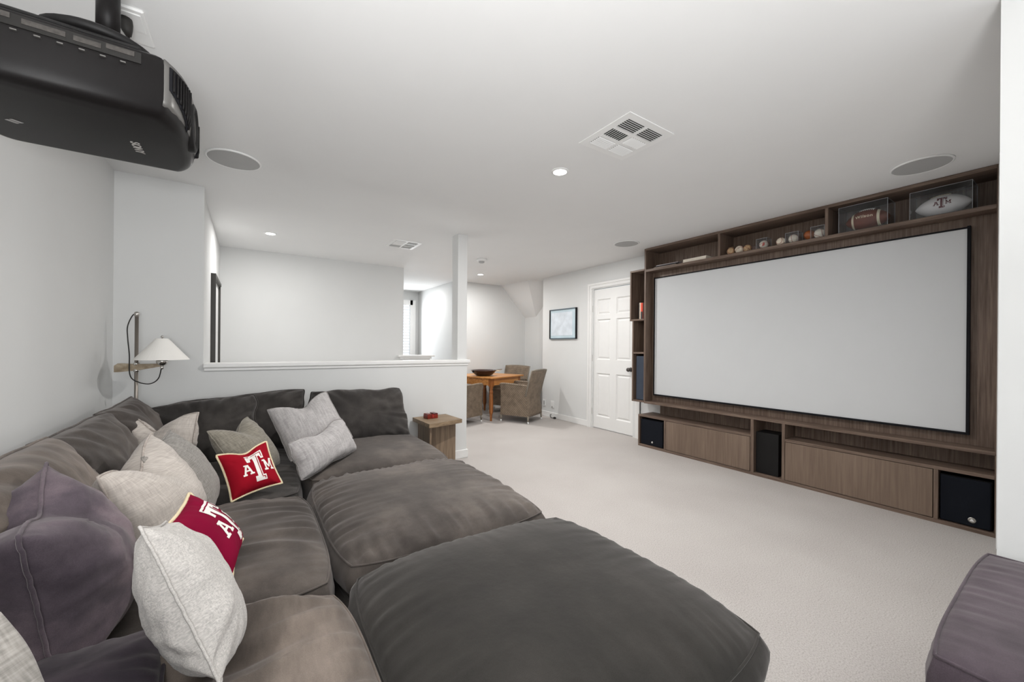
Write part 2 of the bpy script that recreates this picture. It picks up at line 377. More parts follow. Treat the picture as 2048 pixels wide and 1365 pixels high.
for (a, b, x) in ((0, .075, .016), (.045, .075, .028)):
    box(bm, DX-x, DX, 4.42+a*1, 4.42+b, 0, 2.18+a)
    box(bm, DX-x, DX, 3.565-b, 3.565-a, 0, 2.18+a)
    box(bm, DX-x, DX, 3.565-b, 4.42+b, 2.18+a-.0, 2.18+b)
st(obj('trim_5', bm, M['trim']))

# ------------------------------------------------------------------ ceiling fixtures
for i, (x, y) in enumerate(DL):
    lab = ['glowing recessed ceiling downlight over the open carpet near the square vent', 'glowing recessed downlight in the ceiling above the stairwell', 'glowing recessed downlight in the ceiling over the dining table'][i]
    t = thing('downlight', lab, 'light', (x, y, CEIL), 0, 'recessed ceiling downlights')
    obj('trim_ring', lathe(bmesh.new(), [(.048, 0), (.062, 0), (.062, -.004), (.048, -.008), (.048, 0)], 28), M['white'], t)
    obj('bulb', lathe(bmesh.new(), [(.0, -.006), (.047, -.005)], 28), M['glow'], t)
for x, y, r, lab in [(-.10, 3.27, .155, 'round flush ceiling speaker with white rim next to the projector'), (3.775, 3.17, .145, 'small round ceiling speaker near the left end of the screen wall'),
                     (3.785, .67, .152, 'round ceiling speaker above the right end of the screen wall')]:
    t = thing('ceiling_speaker', lab, 'speaker', (x, y, CEIL), 0, 'round speakers in the ceiling')
    obj('rim', lathe(bmesh.new(), [(r-.006, 0), (r+.004, 0), (r+.004, -.006), (r-.004, -.010), (r-.008, -.008), (r-.008, 0)], 64), M['white'], t, True)
    obj('grille', lathe(bmesh.new(), [(.0, -.007), (r-.008, -.007)], 64), M['grille'], t)
t = thing('smoke_detector', 'white round smoke detector on the ceiling before the dining area', 'smoke detector', (2.774, 4.957, CEIL))
obj('base_disc', lathe(bmesh.new(), [(.075, 0), (.075, -.018), (.055, -.030), (0, -.031)], 28), M['white'], t, True)
obj('sensor_cap', lathe(bmesh.new(), [(.042, -.031), (.042, -.045), (.030, -.054), (0, -.055)], 20), M['grille'], t, True)
def vent(lab, cx, cy, lx, ly, nx, ny, flange, rot):
    t = thing('ceiling_vent', lab, 'vent', (cx, cy, CEIL), 0, 'white louvred ceiling vents')
    bx('duct_backing', (-lx/2, lx/2, -ly/2, ly/2, -.002, 0), M['ventdark'], t)
    bm = bmesh.new()
    F = flange
    for d in [(-lx/2-F, lx/2+F, -ly/2-F, -ly/2, -.004, 0), (-lx/2-F, lx/2+F, ly/2, ly/2+F, -.004, 0), (-lx/2-F, -lx/2, -ly/2, ly/2, -.004, 0), (lx/2, lx/2+F, -ly/2, ly/2, -.004, 0)]: box(bm, *d)
    g = .012
    for i in range(1, nx): x = -lx/2+lx*i/nx; box(bm, x-g, x+g, -ly/2, ly/2, -.0055, 0)
    for j in range(1, ny): y = -ly/2+ly*j/ny; box(bm, -lx/2, lx/2, y-g, y+g, -.006, -.0003)
    obj('frame', bm, M['white'], t)
    for i in range(nx):
        for j in range(ny):
            x0, x1 = -lx/2+lx*i/nx+g*(i > 0), -lx/2+lx*(i+1)/nx-g*(i < nx-1); y0, y1 = -ly/2+ly*j/ny+g*(j > 0), -ly/2+ly*(j+1)/ny-g*(j < ny-1)
            along_x, tilt = rot[j][i]
            n = 6 if along_x else 8
            a0, a1 = (y0, y1) if along_x else (x0, x1)
            L = (x1-x0) if along_x else (y1-y0)
            wd = (a1-a0)/n*.60
            bm = box(bmesh.new(), -L/2, L/2, -wd/2, wd/2, -.0008, .0008); me = bpy.data.meshes.new('slat'); bm.to_mesh(me); bm.free(); me.materials.append(M['white'])
            for k in range(n):
                o = link('slat', me, None, t); a = a0+(a1-a0)*(k+.5)/n
                if along_x: o.location = ((x0+x1)/2, a, -.007); o.rotation_euler = (tilt, 0, 0)
                else: o.location = (a, (y0+y1)/2, -.007); o.rotation_euler = (tilt, 0, PI/2)
vent('square white six-section louvred ceiling vent above the open carpet', 1.865, 1.58, .30, .30, 2, 3, .045,
     [[(True, .85), (True, .85)], [(False, -.7), (False, .7)], [(True, -.7), (True, -.7)]])
vent('small white louvred ceiling vent near the stairwell', 1.575, 4.80, .27, .30, 2, 3, .04,
     [[(True, -.6), (True, .2)], [(True, -.5), (True, .6)], [(True, .7), (True, .7)]])
t = thing('power_outlet', 'white double power outlet on the ceiling behind the projector mount', 'outlet', (-.395, 2.08, CEIL))
bx('cover_plate', (-.052, .052, -.075, .14, -.010, 0), M['white'], t, .004)
bx('socket_face', (-.04, .04, -.055, .05, -.014, -.010), M['white'], t, .002)
t2 = thing('power_plug', 'black plug with cord pushed into the ceiling outlet', 'plug', (-.405, 2.07, CEIL-.014))
obj('plug_body', tube(bmesh.new(), [(0, 0, 0), (0, 0, -.02), (.005, .0, -.045), (.008, .01, -.06)], [.020, .022, .016, .008], 12), M['cord'], t2, True)
obj('cord', tube(bmesh.new(), [(.008, .01, -.06), (.0, .0, -.10), (-.02, -.05, -.14), (-.05, -.11, -.20), (-.08, -.16, -.26), (-.10, -.2, -.30)], .004, 8), M['cord'], t2, True)

# ------------------------------------------------------------------ projector
PX0, PX1, PY0, PY1, PZ0, PZ1 = -.735, -.230, 1.60, 2.115, 1.965, 2.155
pr_ = thing('projector', 'large black home cinema projector hanging upside down from the ceiling', 'projector', ((PX0+PX1)/2, (PY0+PY1)/2, PZ0))
def plan(ins, bul=.050, n=24):
    cx, cy = (PX0+PX1)/2, (PY0+PY1)/2
    hx, hy = (PX1-PX0)/2-ins, (PY1-PY0)/2-ins; pts = []
    r = .045
    for a in range(7): th = PI/2+a/6*PI/2; pts.append((-hx+r+r*math.cos(th), hy-r+r*math.sin(th)))
    for a in range(7): th = PI+a/6*PI/2; pts.append((-hx+r+r*math.cos(th), -hy+r+r*math.sin(th)))
    for k in range(n+1): y = -1+2*k/n; pts.append((hx+bul*(1-abs(y)**3.4), y*hy))
    return pts
bm = bmesh.new(); rings = []
Hh = PZ1-PZ0
for ins, z in [(.034, 0), (.022, .003), (.012, .010), (.005, .024), (.001, .055), (0, .085), (0, Hh-.03), (.004, Hh-.012), (.02, Hh)]:
    rings.append([bm.verts.new((x, y, z)) for x, y in plan(ins)])
for A, B in zip(rings, rings[1:]):
    for i in range(len(A)): j = (i+1) % len(A); bm.faces.new((A[i], A[j], B[j], B[i]))
bm.faces.new(rings[0][::-1]); bm.faces.new(rings[-1])
bmesh.ops.recalc_face_normals(bm, faces=bm.faces)
obj('body', bm, M['proj'], pr_, True)
# silver front bezel following the curved nose
hx, hy = (PX1-PX0)/2, (PY1-PY0)/2
def front(y, z, off):
    k = y/hy
    ins = 0
    zz = z
    if zz < .055: ins = .034*(1-zz/.055)**2
    return Vector((hx-ins+.050*(1-abs(k)**3.4)+off, y*(1-ins/hy), zz))
def strip(name, y0, y1, z0f, z1f, off, mat, parent, ny=14, nz=8, thick=.004):
    bm = bmesh.new(); G = []
    for i in range(ny+1):
        y = y0+(y1-y0)*i/ny; a, b = z0f(i/ny), z1f(i/ny)
        G.append([bm.verts.new(front(y, a+(b-a)*j/nz, off)) for j in range(nz+1)])
    grid_faces(bm, G, True)
    o = obj(name, bm, mat, parent, True); sf = o.modifiers.new('s', 'SOLIDIFY'); sf.thickness = thick; sf.offset = 1; return o
strip('front_bezel', -hy*.985, hy*.985, lambda f: .035-.02*math.sin(PI*f), lambda f: Hh-.012, .002, M['silver'], pr_)
gr = strip('vent_grille', -hy*.93, -hy*.46, lambda f: .095-.07*f, lambda f: Hh-.024, .006, M['black'], pr_)
strip('vent_grille', hy*.46, hy*.93, lambda f: .025+.07*f, lambda f: Hh-.024, .006, M['black'], pr_)
for sgn in (-1, 1):
    for k in range(8):
        y = sgn*(hy*.93-(k+.5)*hy*.47/8)
        z0 = .098-.07*((k+.5)/8)
        obj('grille_fin', tube(bmesh.new(), [front(y, z0+(Hh-.03-z0)*j/5, .009) for j in range(6)], .003, 6), M['proj'], pr_, True)
ln = obj('lens', lathe(bmesh.new(), [(.084, -.07), (.084, .006), (.070, .012), (.062, -.004), (.03, .004), (0, .006)], 32), M['spkbody'], pr_, True)
ln.rotation_euler = (0, PI/2, 0); ln.location = (hx+.048, .0, .092)
# ceiling column, mount plate and the label panel on the side
pole = obj('mount_pole', tube(bmesh.new(), [(0, 0, 0), (0, 0, 1)], .029, 24), M['proj'], pr_, True)
pole.location = (.09, -.06, Hh+.01); pole.scale = (1, 1, CEIL-PZ1-.01)
mp_ = obj('mount_plate', lathe(bmesh.new(), [(.12, 0), (.13, .006), (.13, .018), (.11, .03), (.04, .034)], 32), M['spkbody'], pr_, True)
mp_.location = (.085, -.12, Hh+.028); mp_.scale = (1.0, .8, 1)
bx('top_tray', (-.15, .20, -.235, .12, Hh-.002, Hh+.014), M['spkbody'], pr_, .006)
cpanel = bx('control_panel', (-.09, .205, -hy-.003, -hy+.002, Hh-.052, Hh-.020), plain('panel_film', (.016, .015, .014), .5, spec=.2), pr_)
for k, (a, b, z) in enumerate([(-.075, -.05, -.028), (-.03, .05, -.034), (.065, .12, -.036), (.13, .19, -.03)]):
    bx('sticker', (a, b, -hy-.0045, -hy-.0028, Hh+z-.007, Hh+z+.007), plain('sticker_print', (.055, .05, .046), .6, spec=.2, var=.3, scale=80), cpanel)
for k in range(6):
    bx('button', (-.05+k*.042, -.038+k*.042, -hy-.006, -hy+.001, Hh-.064, Hh-.061), M['silver'], pr_)
def text_mesh(body, size, ext=.0, spacing=1.0, bold=False):
    c = bpy.data.curves.new('txt', 'FONT'); c.body = body; c.size = size; c.extrude = ext; c.align_x = 'CENTER'; c.align_y = 'CENTER'; c.space_character = spacing
    if bold: c.offset = size*.018
    o = bpy.data.objects.new('txt', c); COL.objects.link(o); bpy.context.view_layer.update()
    me = bpy.data.meshes.new_from_object(o.evaluated_get(bpy.context.evaluated_depsgraph_get()))
    bpy.data.objects.remove(o); return me
me = text_mesh('SONY', .034, .0006, 1.1, True); lg = link('logo_lettering', me, plain('silver_print', (.4, .38, .36), .4), pr_)
lg.rotation_euler = (PI, 0, PI/2); lg.location = (.142, .052, -.001)
bm = bmesh.new()
for k in range(2): prism(bm, [(.0+k*.016, -.012), (.010+k*.016, -.012), (.016+k*.016, .012), (.006+k*.016, .012)], 'z', -.0012, -.0004)
lg = obj('printed_mark', bm, plain('silver_print_dim', (.3, .29, .28), .4), pr_); lg.rotation_euler = (0, 0, -.7); lg.location = (-.155, .06, 0)
bx('status_light', (.243, .25, .205, .215, .006, .010), emis('red_led', (1, .08, .05), .5), pr_)

# ------------------------------------------------------------------ screen wall joinery
BX = 4.31          # back panel plane
mc = thing('media_cabinet', 'long low stained oak media cabinet with flap doors and open ledge under the screen', 'cabinet', (CX, 1.83, 0))
def mbx(name, d, mat, parent, base, bev=.0015):
    x0, x1, y0, y1, z0, z1 = d; bxx, by, bz = base
    return bx(name, (x0-bxx, x1-bxx, y0-by, y1-by, z0-bz, z1-bz), mat, parent, bev)
B0 = (CX, 1.83, 0)
WB = DX-.002
mbx('bottom_board', (CX, WB, .36, 3.29, 0, .028), M['wy'], mc, B0)
mbx('top_board', (CX, WB, 1.925, 3.29, .378, .402), M['wy'], mc, B0)
mbx('top_board', (CX, WB, .378, 1.622, .390, .415), M['wy'], mc, B0)
mbx('ledge', (CX, WB, .36, 3.205, .553, .579), M['wy'], mc, B0)
mbx('side_panel', (CX, WB, 3.268, 3.29, .028, .378), M['wz'], mc, B0)
for y0, y1, z1 in [(2.888, 2.912, .378), (1.895, 1.925, .553), (1.622, 1.648, .553), (.638, .662, .390), (.36, .378, .553)]:
    mbx('divider', (CX, WB, y0, y1, .028, z1), M['wz'], mc, B0)
mbx('back_panel', (4.40, WB, .378, 3.13, .402, .553), M['wz'], mc, B0)
mbx('back_panel', (4.44, WB, .378, 3.268, .028, .378), M['wz'], mc, B0)
mbx('door', (CX-.001, CX+.02, 1.930, 2.884, .033, .374), M['wdoor'], mc, B0)
mbx('door', (CX-.001, CX+.02, .666, 1.618, .033, .386), M['wdoor'], mc, B0)
ms = thing('screen_surround', 'tall stained oak screen surround with an open top shelf up to the ceiling', 'wall unit', (CX, 1.8, .579))
B1 = (CX, 1.8, .579)
mbx('side_panel', (CX, WB, 3.188, 3.212, .579, CEIL-.002), M['wz'], ms, B1)
mbx('side_panel', (CX, WB, .360, .378, .579, CEIL-.002), M['wz'], ms, B1)
mbx('back_panel', (BX, BX+.018, .378, 3.188, .579, 2.222), M['wz'], ms, B1)
mbx('shelf', (CX, WB, .378, 3.188, 2.222, 2.252), M['wy'], ms, B1)
mbx('top_board', (CX, WB, .378, 3.188, 2.492, CEIL-.002), M['wy'], ms, B1)
mbx('back_panel', (WB-.02, WB, .378, 3.188, 2.252, 2.492), M['wz'], ms, B1)
for y in (2.258, 1.316): mbx('divider', (CX, WB-.02, y-.012, y+.012, 2.252, 2.492), M['wz'], ms, B1)
tw = thing('side_shelf_tower', 'narrow stained oak three-box shelf tower between screen surround and white door', 'shelf', (CX, 3.31, .56))
B2 = (CX, 3.31, .56)
mbx('side_panel', (CX, WB, 3.415, 3.437, 1.630, 2.245), M['wz'], tw, B2)
mbx('side_panel', (CX, WB, 3.375, 3.396, .582, 1.608), M['wz'], tw, B2)
mbx('top_board', (CX, WB, 3.214, 3.437, 2.245, 2.267), M['wy'], tw, B2)
mbx('shelf', (CX, WB, 3.214, 3.437, 1.608, 1.630), M['wy'], tw, B2)
mbx('shelf', (CX, WB, 3.214, 3.375, 1.180, 1.202), M['wy'], tw, B2)
mbx('bottom_board', (CX, WB, 3.214, 3.396, .560, .582), M['wy'], tw, B2)
mbx('back_panel', (4.44, WB, 3.214, 3.375, .582, 2.245), M['wz'], tw, B2)
# projection screen: about 2.6 m wide 16:9
t = thing('projection_screen', 'wide white fixed projection screen in a thin black frame', 'screen', (4.28, 1.83, 1.405))
y0, y1, z0, z1 = .520, 3.130, .672, 2.138
bx('screen_surface', (0, .012, y0-1.83, y1-1.83, z0-1.405, z1-1.405), M['screen'], t)
bm = bmesh.new(); e = .016
for d in [(-.016, .016, y0-e-1.83, y0-1.83, z0-e-1.405, z1+e-1.405), (-.016, .016, y1-1.83, y1+.007-1.83, z0-e-1.405, z1+e-1.405),
          (-.016, .016, y0-1.83, y1-1.83, z0-e-1.405, z0-1.405), (-.016, .016, y0-1.83, y1-1.83, z1-1.405, z1+e*.6-1.405)]: box(bm, *d)
obj('frame', bm, M['black'], t)
def emblem(parent, x, y, z, r):
    o = obj('maker_badge', lathe(bmesh.new(), [(r, 0), (r, .003), (r*.85, .005), (r*.8, .003), (0, .003)], 24), M['steel'], parent); o.rotation_euler = (0, -PI/2, 0); o.location = (x, y, z)
    o.scale = (1, 1, 1)
    bm = bmesh.new(); prism(bm, [(-r*.55, -r*.3), (r*.55, -r*.3), (r*.1, r*.5), (-r*.1, r*.5)], 'x', -.007, -.003)
    k = obj('badge_mark', bm, M['white'], o); k.rotation_euler = (0, PI/2, 0)
def subw(lab, y0, y1, z0, z1, x0, badge=None, blue=False, body='spkbody', nm='subwoofer'):
    t = thing(nm, lab, 'speaker', (x0, (y0+y1)/2, z0), 0, 'black speakers in the media wall')
    hy_ = (y1-y0)/2
    bx('cabinet_body', (.02, .235, -hy_, hy_, 0, z1-z0), M[body], t, .003)
    if blue is not None: bx('grille_cloth', (0, .02, -hy_+.004, hy_-.004, .004, z1-z0-.004), M['spkblue'] if blue else M['spk'], t, .006, 2)
    if badge: emblem(t, -.0005, badge[0]-(y0+y1)/2, badge[1]-z0, badge[2])
    return t
subw('black cloth fronted subwoofer with pale badge at the left end of the media cabinet', 2.935, 3.262, .0285, .352, 4.185, (3.085, .075, .013))
subw('large black subwoofer with oval badge at the right end of the media cabinet', .39, .634, .0285, .362, 4.185, (.478, .078, .019))
subw('tall black speaker box standing in the middle bay of the media cabinet', 1.690, 1.890, .0285, .432, 4.19, None, None)
subw('bookshelf speaker with blue-grey cloth front in the lowest box of the shelf tower', 3.216, 3.345, .5825, 1.155, 4.19, None, True, nm='bookshelf_speaker')

# books in the tower
def book(lab, x0, x1, y0, y1, z0, z1, col, spiral=False):
    t = thing('book', lab, 'book', (x0, (y0+y1)/2, z0), 0, 'upright books in the shelf tower'); hy_ = (y1-y0)/2
    mm = plain('book_cover', col, .5, var=.12, scale=25)
    bx('cover', (0, x1-x0, -hy_, hy_, 0, z1-z0), mm, t, .001)
    bx('pages', (.004, x1-x0+.0015, -hy_+.003, hy_-.003, .003, z1-z0+.0008), M['paper'], t)
    if spiral:
        for k in range(10): z = .02+k*(z1-z0-.04)/9; obj('wire_ring', lathe(bmesh.new(), [(.007, -.0012), (.0095, 0), (.007, .0012), (.0065, 0)], 12), M['steel'], t).location = (0, 0, z)
    return t
book('black spiral bound notebook standing leftmost of the books in the shelf tower', 4.20, 4.40, 3.300, 3.318, 1.630, 1.842, (.02, .018, .018), True)
book('thin cream spined book in the shelf tower beside the spiral notebook', 4.19, 4.39, 3.281, 3.297, 1.630, 1.842, srgb(216, 196, 176))
b_ = book('orange red book with black lower half in the shelf tower', 4.19, 4.38, 3.250, 3.279, 1.630, 1.838, srgb(206, 70, 44))
bx('spine_print', (-.001, 0, -.0145, .0145, 0, .095), plain('book_black', (.03, .025, .025), .5), b_)
book('dark grey book standing closest to the screen surround in the shelf tower', 4.20, 4.38, 3.222, 3.248, 1.630, 1.835, (.07, .05, .045))
# flat books on the top shelf
def flat(lab, y0, y1, z0, z1, x0, col, edge, turn=0, nm='magazine'):
    t = thing(nm, lab, 'book', (x0+.1, (y0+y1)/2, z0), turn, 'flat books and magazines on the top shelf'); hy_ = (y1-y0)/2
    c = plain('flat_cover', col, .4, var=.05)
    bx('cover', (-.1, .1, -hy_, hy_, 0, .002), c, t); bx('cover', (-.1, .1, -hy_, hy_, z1-z0-.002, z1-z0), c, t)
    bx('pages', (-.098, .098, -hy_+.002, hy_-.002, .002, z1-z0-.002), edge, t)
SZ = 2.252
flat('brown magazine at the bottom of the left flat pair on the top shelf', 2.78, 3.09, SZ, SZ+.010, 4.19, srgb(120, 104, 96), plain('mag_edge', srgb(150, 134, 126), .6))
flat('dark glossy magazine in the middle of the left flat stack', 2.79, 3.07, SZ+.010, SZ+.024, 4.20, (.02, .02, .022), M['black'])
flat('silver edged album on top of the left flat stack on the top shelf', 2.765, 3.06, SZ+.024, SZ+.034, 4.20, srgb(130, 122, 124), plain('album_edge', srgb(150, 142, 142), .4), .03)
flat('white paperback under another at the right flat pair on the top shelf', 2.42, 2.70, SZ, SZ+.020, 4.20, srgb(214, 204, 192), M['paper'])
flat('white book with dark lettering on top of the right flat pair on the top shelf', 2.415, 2.70, SZ+.020, SZ+.042, 4.205, srgb(222, 214, 202), M['paper'], -.02)

# ------------------------------------------------------------------ balls
def seam_pts(r, n=64):
    P = []
    for i in range(n):
        t_ = 2*PI*i/n; a = .4
        x = math.cos(t_)*(1-a)+a*math.cos(3*t_); y = math.sin(t_)*(1-a)-a*math.sin(3*t_)
        z = 2*math.sqrt(a*(1-a))*math.sin(2*t_)
        P.append(Vector((x, y, z)).normalized()*r)
    return P
def sphere(bm, r, u=24, v=16): bmesh.ops.create_uvsphere(bm, u_segments=u, v_segments=v, radius=r); return bm
def baseball(lab, y, z, r, mat, rot, x=4.235, marks=None):
    t = thing('baseball', lab, 'ball', (x, y, z), 0, 'balls on the top shelf')
    obj('leather', sphere(bmesh.new(), r), mat, t, True)
    s = obj('stitching', tube(bmesh.new(), seam_pts(r*1.0), r*.045, 5, True), M['stitch'], t, True); s.rotation_euler = rot
    return t
def disp_case(lab, y0, y1, z0, z1, x0, x1, base=False, nm='display_case'):
    t = thing(nm, lab, 'display case', ((x0+x1)/2, (y0+y1)/2, z0), 0, 'clear display cases on the top shelf')
    hx_, hy_, h_ = (x1-x0)/2, (y1-y0)/2, z1-z0; th = .003
    for nme, d in [('clear_panel', (-hx_, -hx_+th, -hy_, hy_, 0, h_)), ('clear_panel', (hx_-th, hx_, -hy_, hy_, 0, h_)), ('clear_panel', (-hx_+th, hx_-th, -hy_, -hy_+th, 0, h_)),
              ('clear_panel', (-hx_+th, hx_-th, hy_-th, hy_, 0, h_)), ('clear_lid', (-hx_+th, hx_-th, -hy_+th, hy_-th, h_-th, h_))]: bx(nme, d, M['acryl'], t)
    bm = bmesh.new(); e = .0022
    for sx in (-1, 1):
        for sy in (-1, 1): box(bm, sx*hx_-e/2, sx*hx_+e/2, sy*hy_-e/2, sy*hy_+e/2, 0, h_)
        box(bm, sx*hx_-e/2, sx*hx_+e/2, -hy_, hy_, h_-e/2, h_+e/2); box(bm, -hx_, hx_, sx*hy_-e/2, sx*hy_+e/2, h_-e/2, h_+e/2)
    obj('case_edge', bm, plain('acrylic_edge', (.35, .36, .38), .2), t)
    if base: bx('case_base', (-hx_+th, hx_-th, -hy_+th, hy_-th, 0, .006), M['acrylbase'], t)
    return t
R_ = .040
def card(lab, y, x, w_, h_, col):
    t = thing('card_block', lab, 'card', (x, y, SZ), .1)
    bx('block', (-.012, .012, -w_/2, w_/2, 0, h_), plain('card_block', col, .5, var=.3, scale=60), t, .002); return t
baseball('scuffed tan baseball at the left end of the ball row on the top shelf', 2.165, SZ+R_*.95, R_*.95, M['ballold'], (.3, .5, 1.2))
card('small brown trinket standing behind the scuffed tan baseball', 2.205, 4.32, .05, .105, srgb(120, 92, 70))
bb = baseball('clean white baseball with dark handwriting second from the left on the top shelf', 2.078, SZ+R_, R_, M['ballwhite'], (1.2, .2, .2))
for k in range(3):
    P = []
    for j in range(9):
        a = -.5+j/8*1.0; b = .35-k*.3
        P.append(Vector((-math.cos(a)*math.cos(b), math.sin(a)*math.cos(b), math.sin(b)+.05*math.sin(j*2.4+k)))*R_*1.005)
    obj('handwriting', tube(bmesh.new(), P, .0011, 4), M['ink'], bb)
baseball('tan patterned baseball third from the left on the top shelf', 1.998, SZ+R_*.92, R_*.92, plain('map_ball', srgb(176, 146, 112), .6, var=.45, scale=60), (.2, 1.2, 2))
card('dark brown carved block right of the third baseball on the top shelf', 1.925, 4.26, .075, .055, srgb(74, 54, 46))
disp_case('small clear cube holding a ball with a red mark on the top shelf', 1.80, 1.895, SZ, SZ+.098, 4.19, 4.285)
bb = baseball('cream ball with a red round mark inside a small clear cube', 1.845, SZ+R_+.004, R_, M['ballwhite'], (1.5, .3, .4), x=4.238)
mk = obj('red_mark', lathe(bmesh.new(), [(.0, 0), (.018, -.004)], 20), plain('red_dot', srgb(168, 62, 44), .6, var=.2, scale=80), bb, True); mk.rotation_euler = (0, -PI/2, 0); mk.location = (-R_*1.005, -.006, -.002)
baseball('white baseball with crossing seams between the two clear cubes', 1.693, SZ+R_*.97, R_*.97, M['ballwhite'], (.1, .9, .5))
disp_case('small clear case around a striped white baseball left of the brown ball', 1.535, 1.64, SZ, SZ+.098, 4.19, 4.285)
baseball('white baseball with dark red stripes of stitching inside a clear case', 1.590, SZ+R_+.004, R_, M['ballwhite'], (.0, .3, 1.5), x=4.238)
t = tag(obj('leather_ball', sphere(bmesh.new(), .0425), M['ballbrown'], None, True), 'plain brown leather ball on the top shelf', 'ball', 'balls on the top shelf'); t.location = (4.25, 1.468, SZ+.0425+.012)
tag(obj('ball_stand', lathe(bmesh.new(), [(.028, 0), (.028, .008), (.022, .013), (.018, .013), (.018, 0)], 20), M['white']), 'small white ring stand under the brown leather ball', 'stand').location = (4.25, 1.468, SZ)
disp_case('clear cube with a white baseball at the right end of the ball row', 1.335, 1.437, SZ, SZ+.105, 4.185, 4.285)
baseball('white baseball inside the clear cube beside the shelf divider', 1.386, SZ+R_+.005, R_*1.05, M['ballwhite'], (.6, .2, 2.4), x=4.236)

# block letters used on the cushions and the white football (x right, y up, -1..1)
def strokes():
    T = [[(-.56, 1), (.56, 1), (.56, .66), (-.56, .66)], [(-.56, .70), (-.30, .70), (-.30, .66), (-.36, .42), (-.56, .42)], [(.56, .70), (.30, .70), (.30, .66), (.36, .42), (.56, .42)],
         [(-.17, .7), (.17, .7), (.17, -.75), (-.17, -.75)], [(-.34, -.66), (.34, -.66), (.34, -.98), (-.34, -.98)]]
    L = [[(-.47, .92), (.47, .92), (.47, .87), (-.47, .87)], [(.42, .87), (.47, .87), (.47, .52), (.42, .52)], [(.06, .78), (.11, .78), (.11, -.74), (.06, -.74)], [(.11, -.74), (.27, -.74), (.27, -.90), (.22, -.90), (.22, -.79), (.06, -.79)]]
    def sh(polys, dx, dy, s): return [[(x*s+dx, y*s+dy) for x, y in p] for p in polys]
    A = [[(-.62, -.6), (-.36, -.6), (.08, .7), (-.22, .7)], [(.62, -.6), (.34, -.6), (-.08, .7), (.22, .7)], [(-.38, -.28), (.38, -.28), (.30, -.05), (-.30, -.05)],
         [(-.80, -.82), (-.22, -.82), (-.22, -.58), (-.80, -.58)], [(.80, -.82), (.18, -.82), (.18, -.58), (.80, -.58)], [(-.42, .78), (.24, .78), (.24, .58), (-.42, .58)]]
    Mm = [[(-.60, -.6), (-.36, -.6), (-.36, .6), (-.60, .6)], [(.60, -.6), (.36, -.6), (.36, .6), (.60, .6)], [(-.60, .7), (-.30, .7), (.10, -.45), (-.10, -.45)], [(.60, .7), (.30, .7), (-.10, -.45), (.10, -.45)],
          [(-.78, -.82), (-.20, -.82), (-.20, -.58), (-.78, -.58)], [(.78, -.82), (.20, -.82), (.20, -.58), (.78, -.58)], [(-.78, .82), (-.34, .82), (-.34, .6), (-.78, .6)], [(.78, .82), (.34, .82), (.34, .6), (.78, .6)]]
    return T, L, sh(A, -.66, -.08, .44), sh(Mm, .70, -.08, .44)
def decal(name, polys, fn, mat, parent, cuts=3):
    bm = bmesh.new()
    for p in polys:
        vs = [bm.verts.new((x, y, 0)) for x, y in p]; bm.faces.new(vs)
    bmesh.ops.triangulate(bm, faces=bm.faces[:])
    for _ in range(cuts):
        es = [e for e in bm.edges if e.calc_length() > .10]
        if not es: break
        bmesh.ops.subdivide_edges(bm, edges=es, cuts=1); bmesh.ops.triangulate(bm, faces=[f for f in bm.faces if len(f.verts) > 3])
    for v in bm.verts: v.co = fn(v.co.x, v.co.y)
    return obj(name, bm, mat, parent, True)
# footballs
def football(name, lab, loc, L, R, mat, rz, ry):
    t = thing(name, lab, 'ball', loc, 0); t.rotation_euler = (0, ry, rz)
    def rad(u): return R*max(0, 1-abs(u)**2.05)**.78     # u -1..1 along local y
    bm = bmesh.new(); N, K = 36, 28; rings = []
    for i in range(N+1):
        u = -math.cos(PI*i/N)
        rings.append([bm.verts.new((rad(u)*math.cos(2*PI*k/K), u*L/2, rad(u)*math.sin(2*PI*k/K))) for k in range(K)])
    for a, b in zip(rings, rings[1:]):
        for k in range(K): j = (k+1) % K; bm.faces.new((a[k], b[k], b[j], a[j]))
    bmesh.ops.remove_doubles(bm, verts=bm.verts, dist=1e-6); bmesh.ops.recalc_face_normals(bm, faces=bm.faces)
    obj('leather', bm, mat, t, True)
    def surf(u, ang, off=.001): r = rad(u)+off; return Vector((r*math.cos(ang), u*L/2, r*math.sin(ang)))
    return t, surf
# facing the room means local -x ; text reads left to right along -y
def lace(t, surf, ang, u0, u1, mat):
    bm = bmesh.new(); tube(bm, [surf(u0+(u1-u0)*i/8, ang, .0015) for i in range(9)], .0022, 6)
    for k in range(8):
        u = u0+(u1-u0)*(k+.5)/8
        tube(bm, [surf(u, ang-.28+.56*i/4, .003) for i in range(5)], .0026, 6)
    obj('laces', bm, mat, t, True)
disp_case('large clear display case around the brown football on the top shelf', .925, 1.235, SZ, SZ+.215, 4.185, 4.385, True)
t, sf = football('football', 'brown leather football with two cream bands inside the left display case', (4.285, 1.072, SZ+.006+.088), .29, .086, M['pigskin'], 0, 0)
t.rotation_euler = (0, 0, 0)
lace(t, sf, PI*.62, -.38, .30, M['whitecloth'])
for uc in (-.56, .56):
    bm = bmesh.new(); G = []
    for i in range(33):
        a = 2*PI*i/32; G.append([bm.verts.new(sf(uc-.055+.11*j/4, a, .0008)) for j in range(5)])
    grid_faces(bm, G); obj('cream_band', bm, M['cream2'], t, True)
def wrap_text(body, size, t, sf, u_c, ang_c, mat, R=.086, L=.29, nm='lettering', bold=False, sp=1.0):
    me = text_mesh(body, size, 0, sp, bold); bm = bmesh.new(); bm.from_mesh(me)
    bmesh.ops.triangulate(bm, faces=bm.faces[:])
    for v in bm.verts:
        x, y = v.co.x, v.co.y; v.co = sf(u_c-x/(L/2), ang_c-y/R, .0012)
    o = obj(nm, bm, mat, t); return o
wrap_text('Wilson', .034, t, sf, .02, PI*.94, M['cream2'], bold=True, sp=1.15)
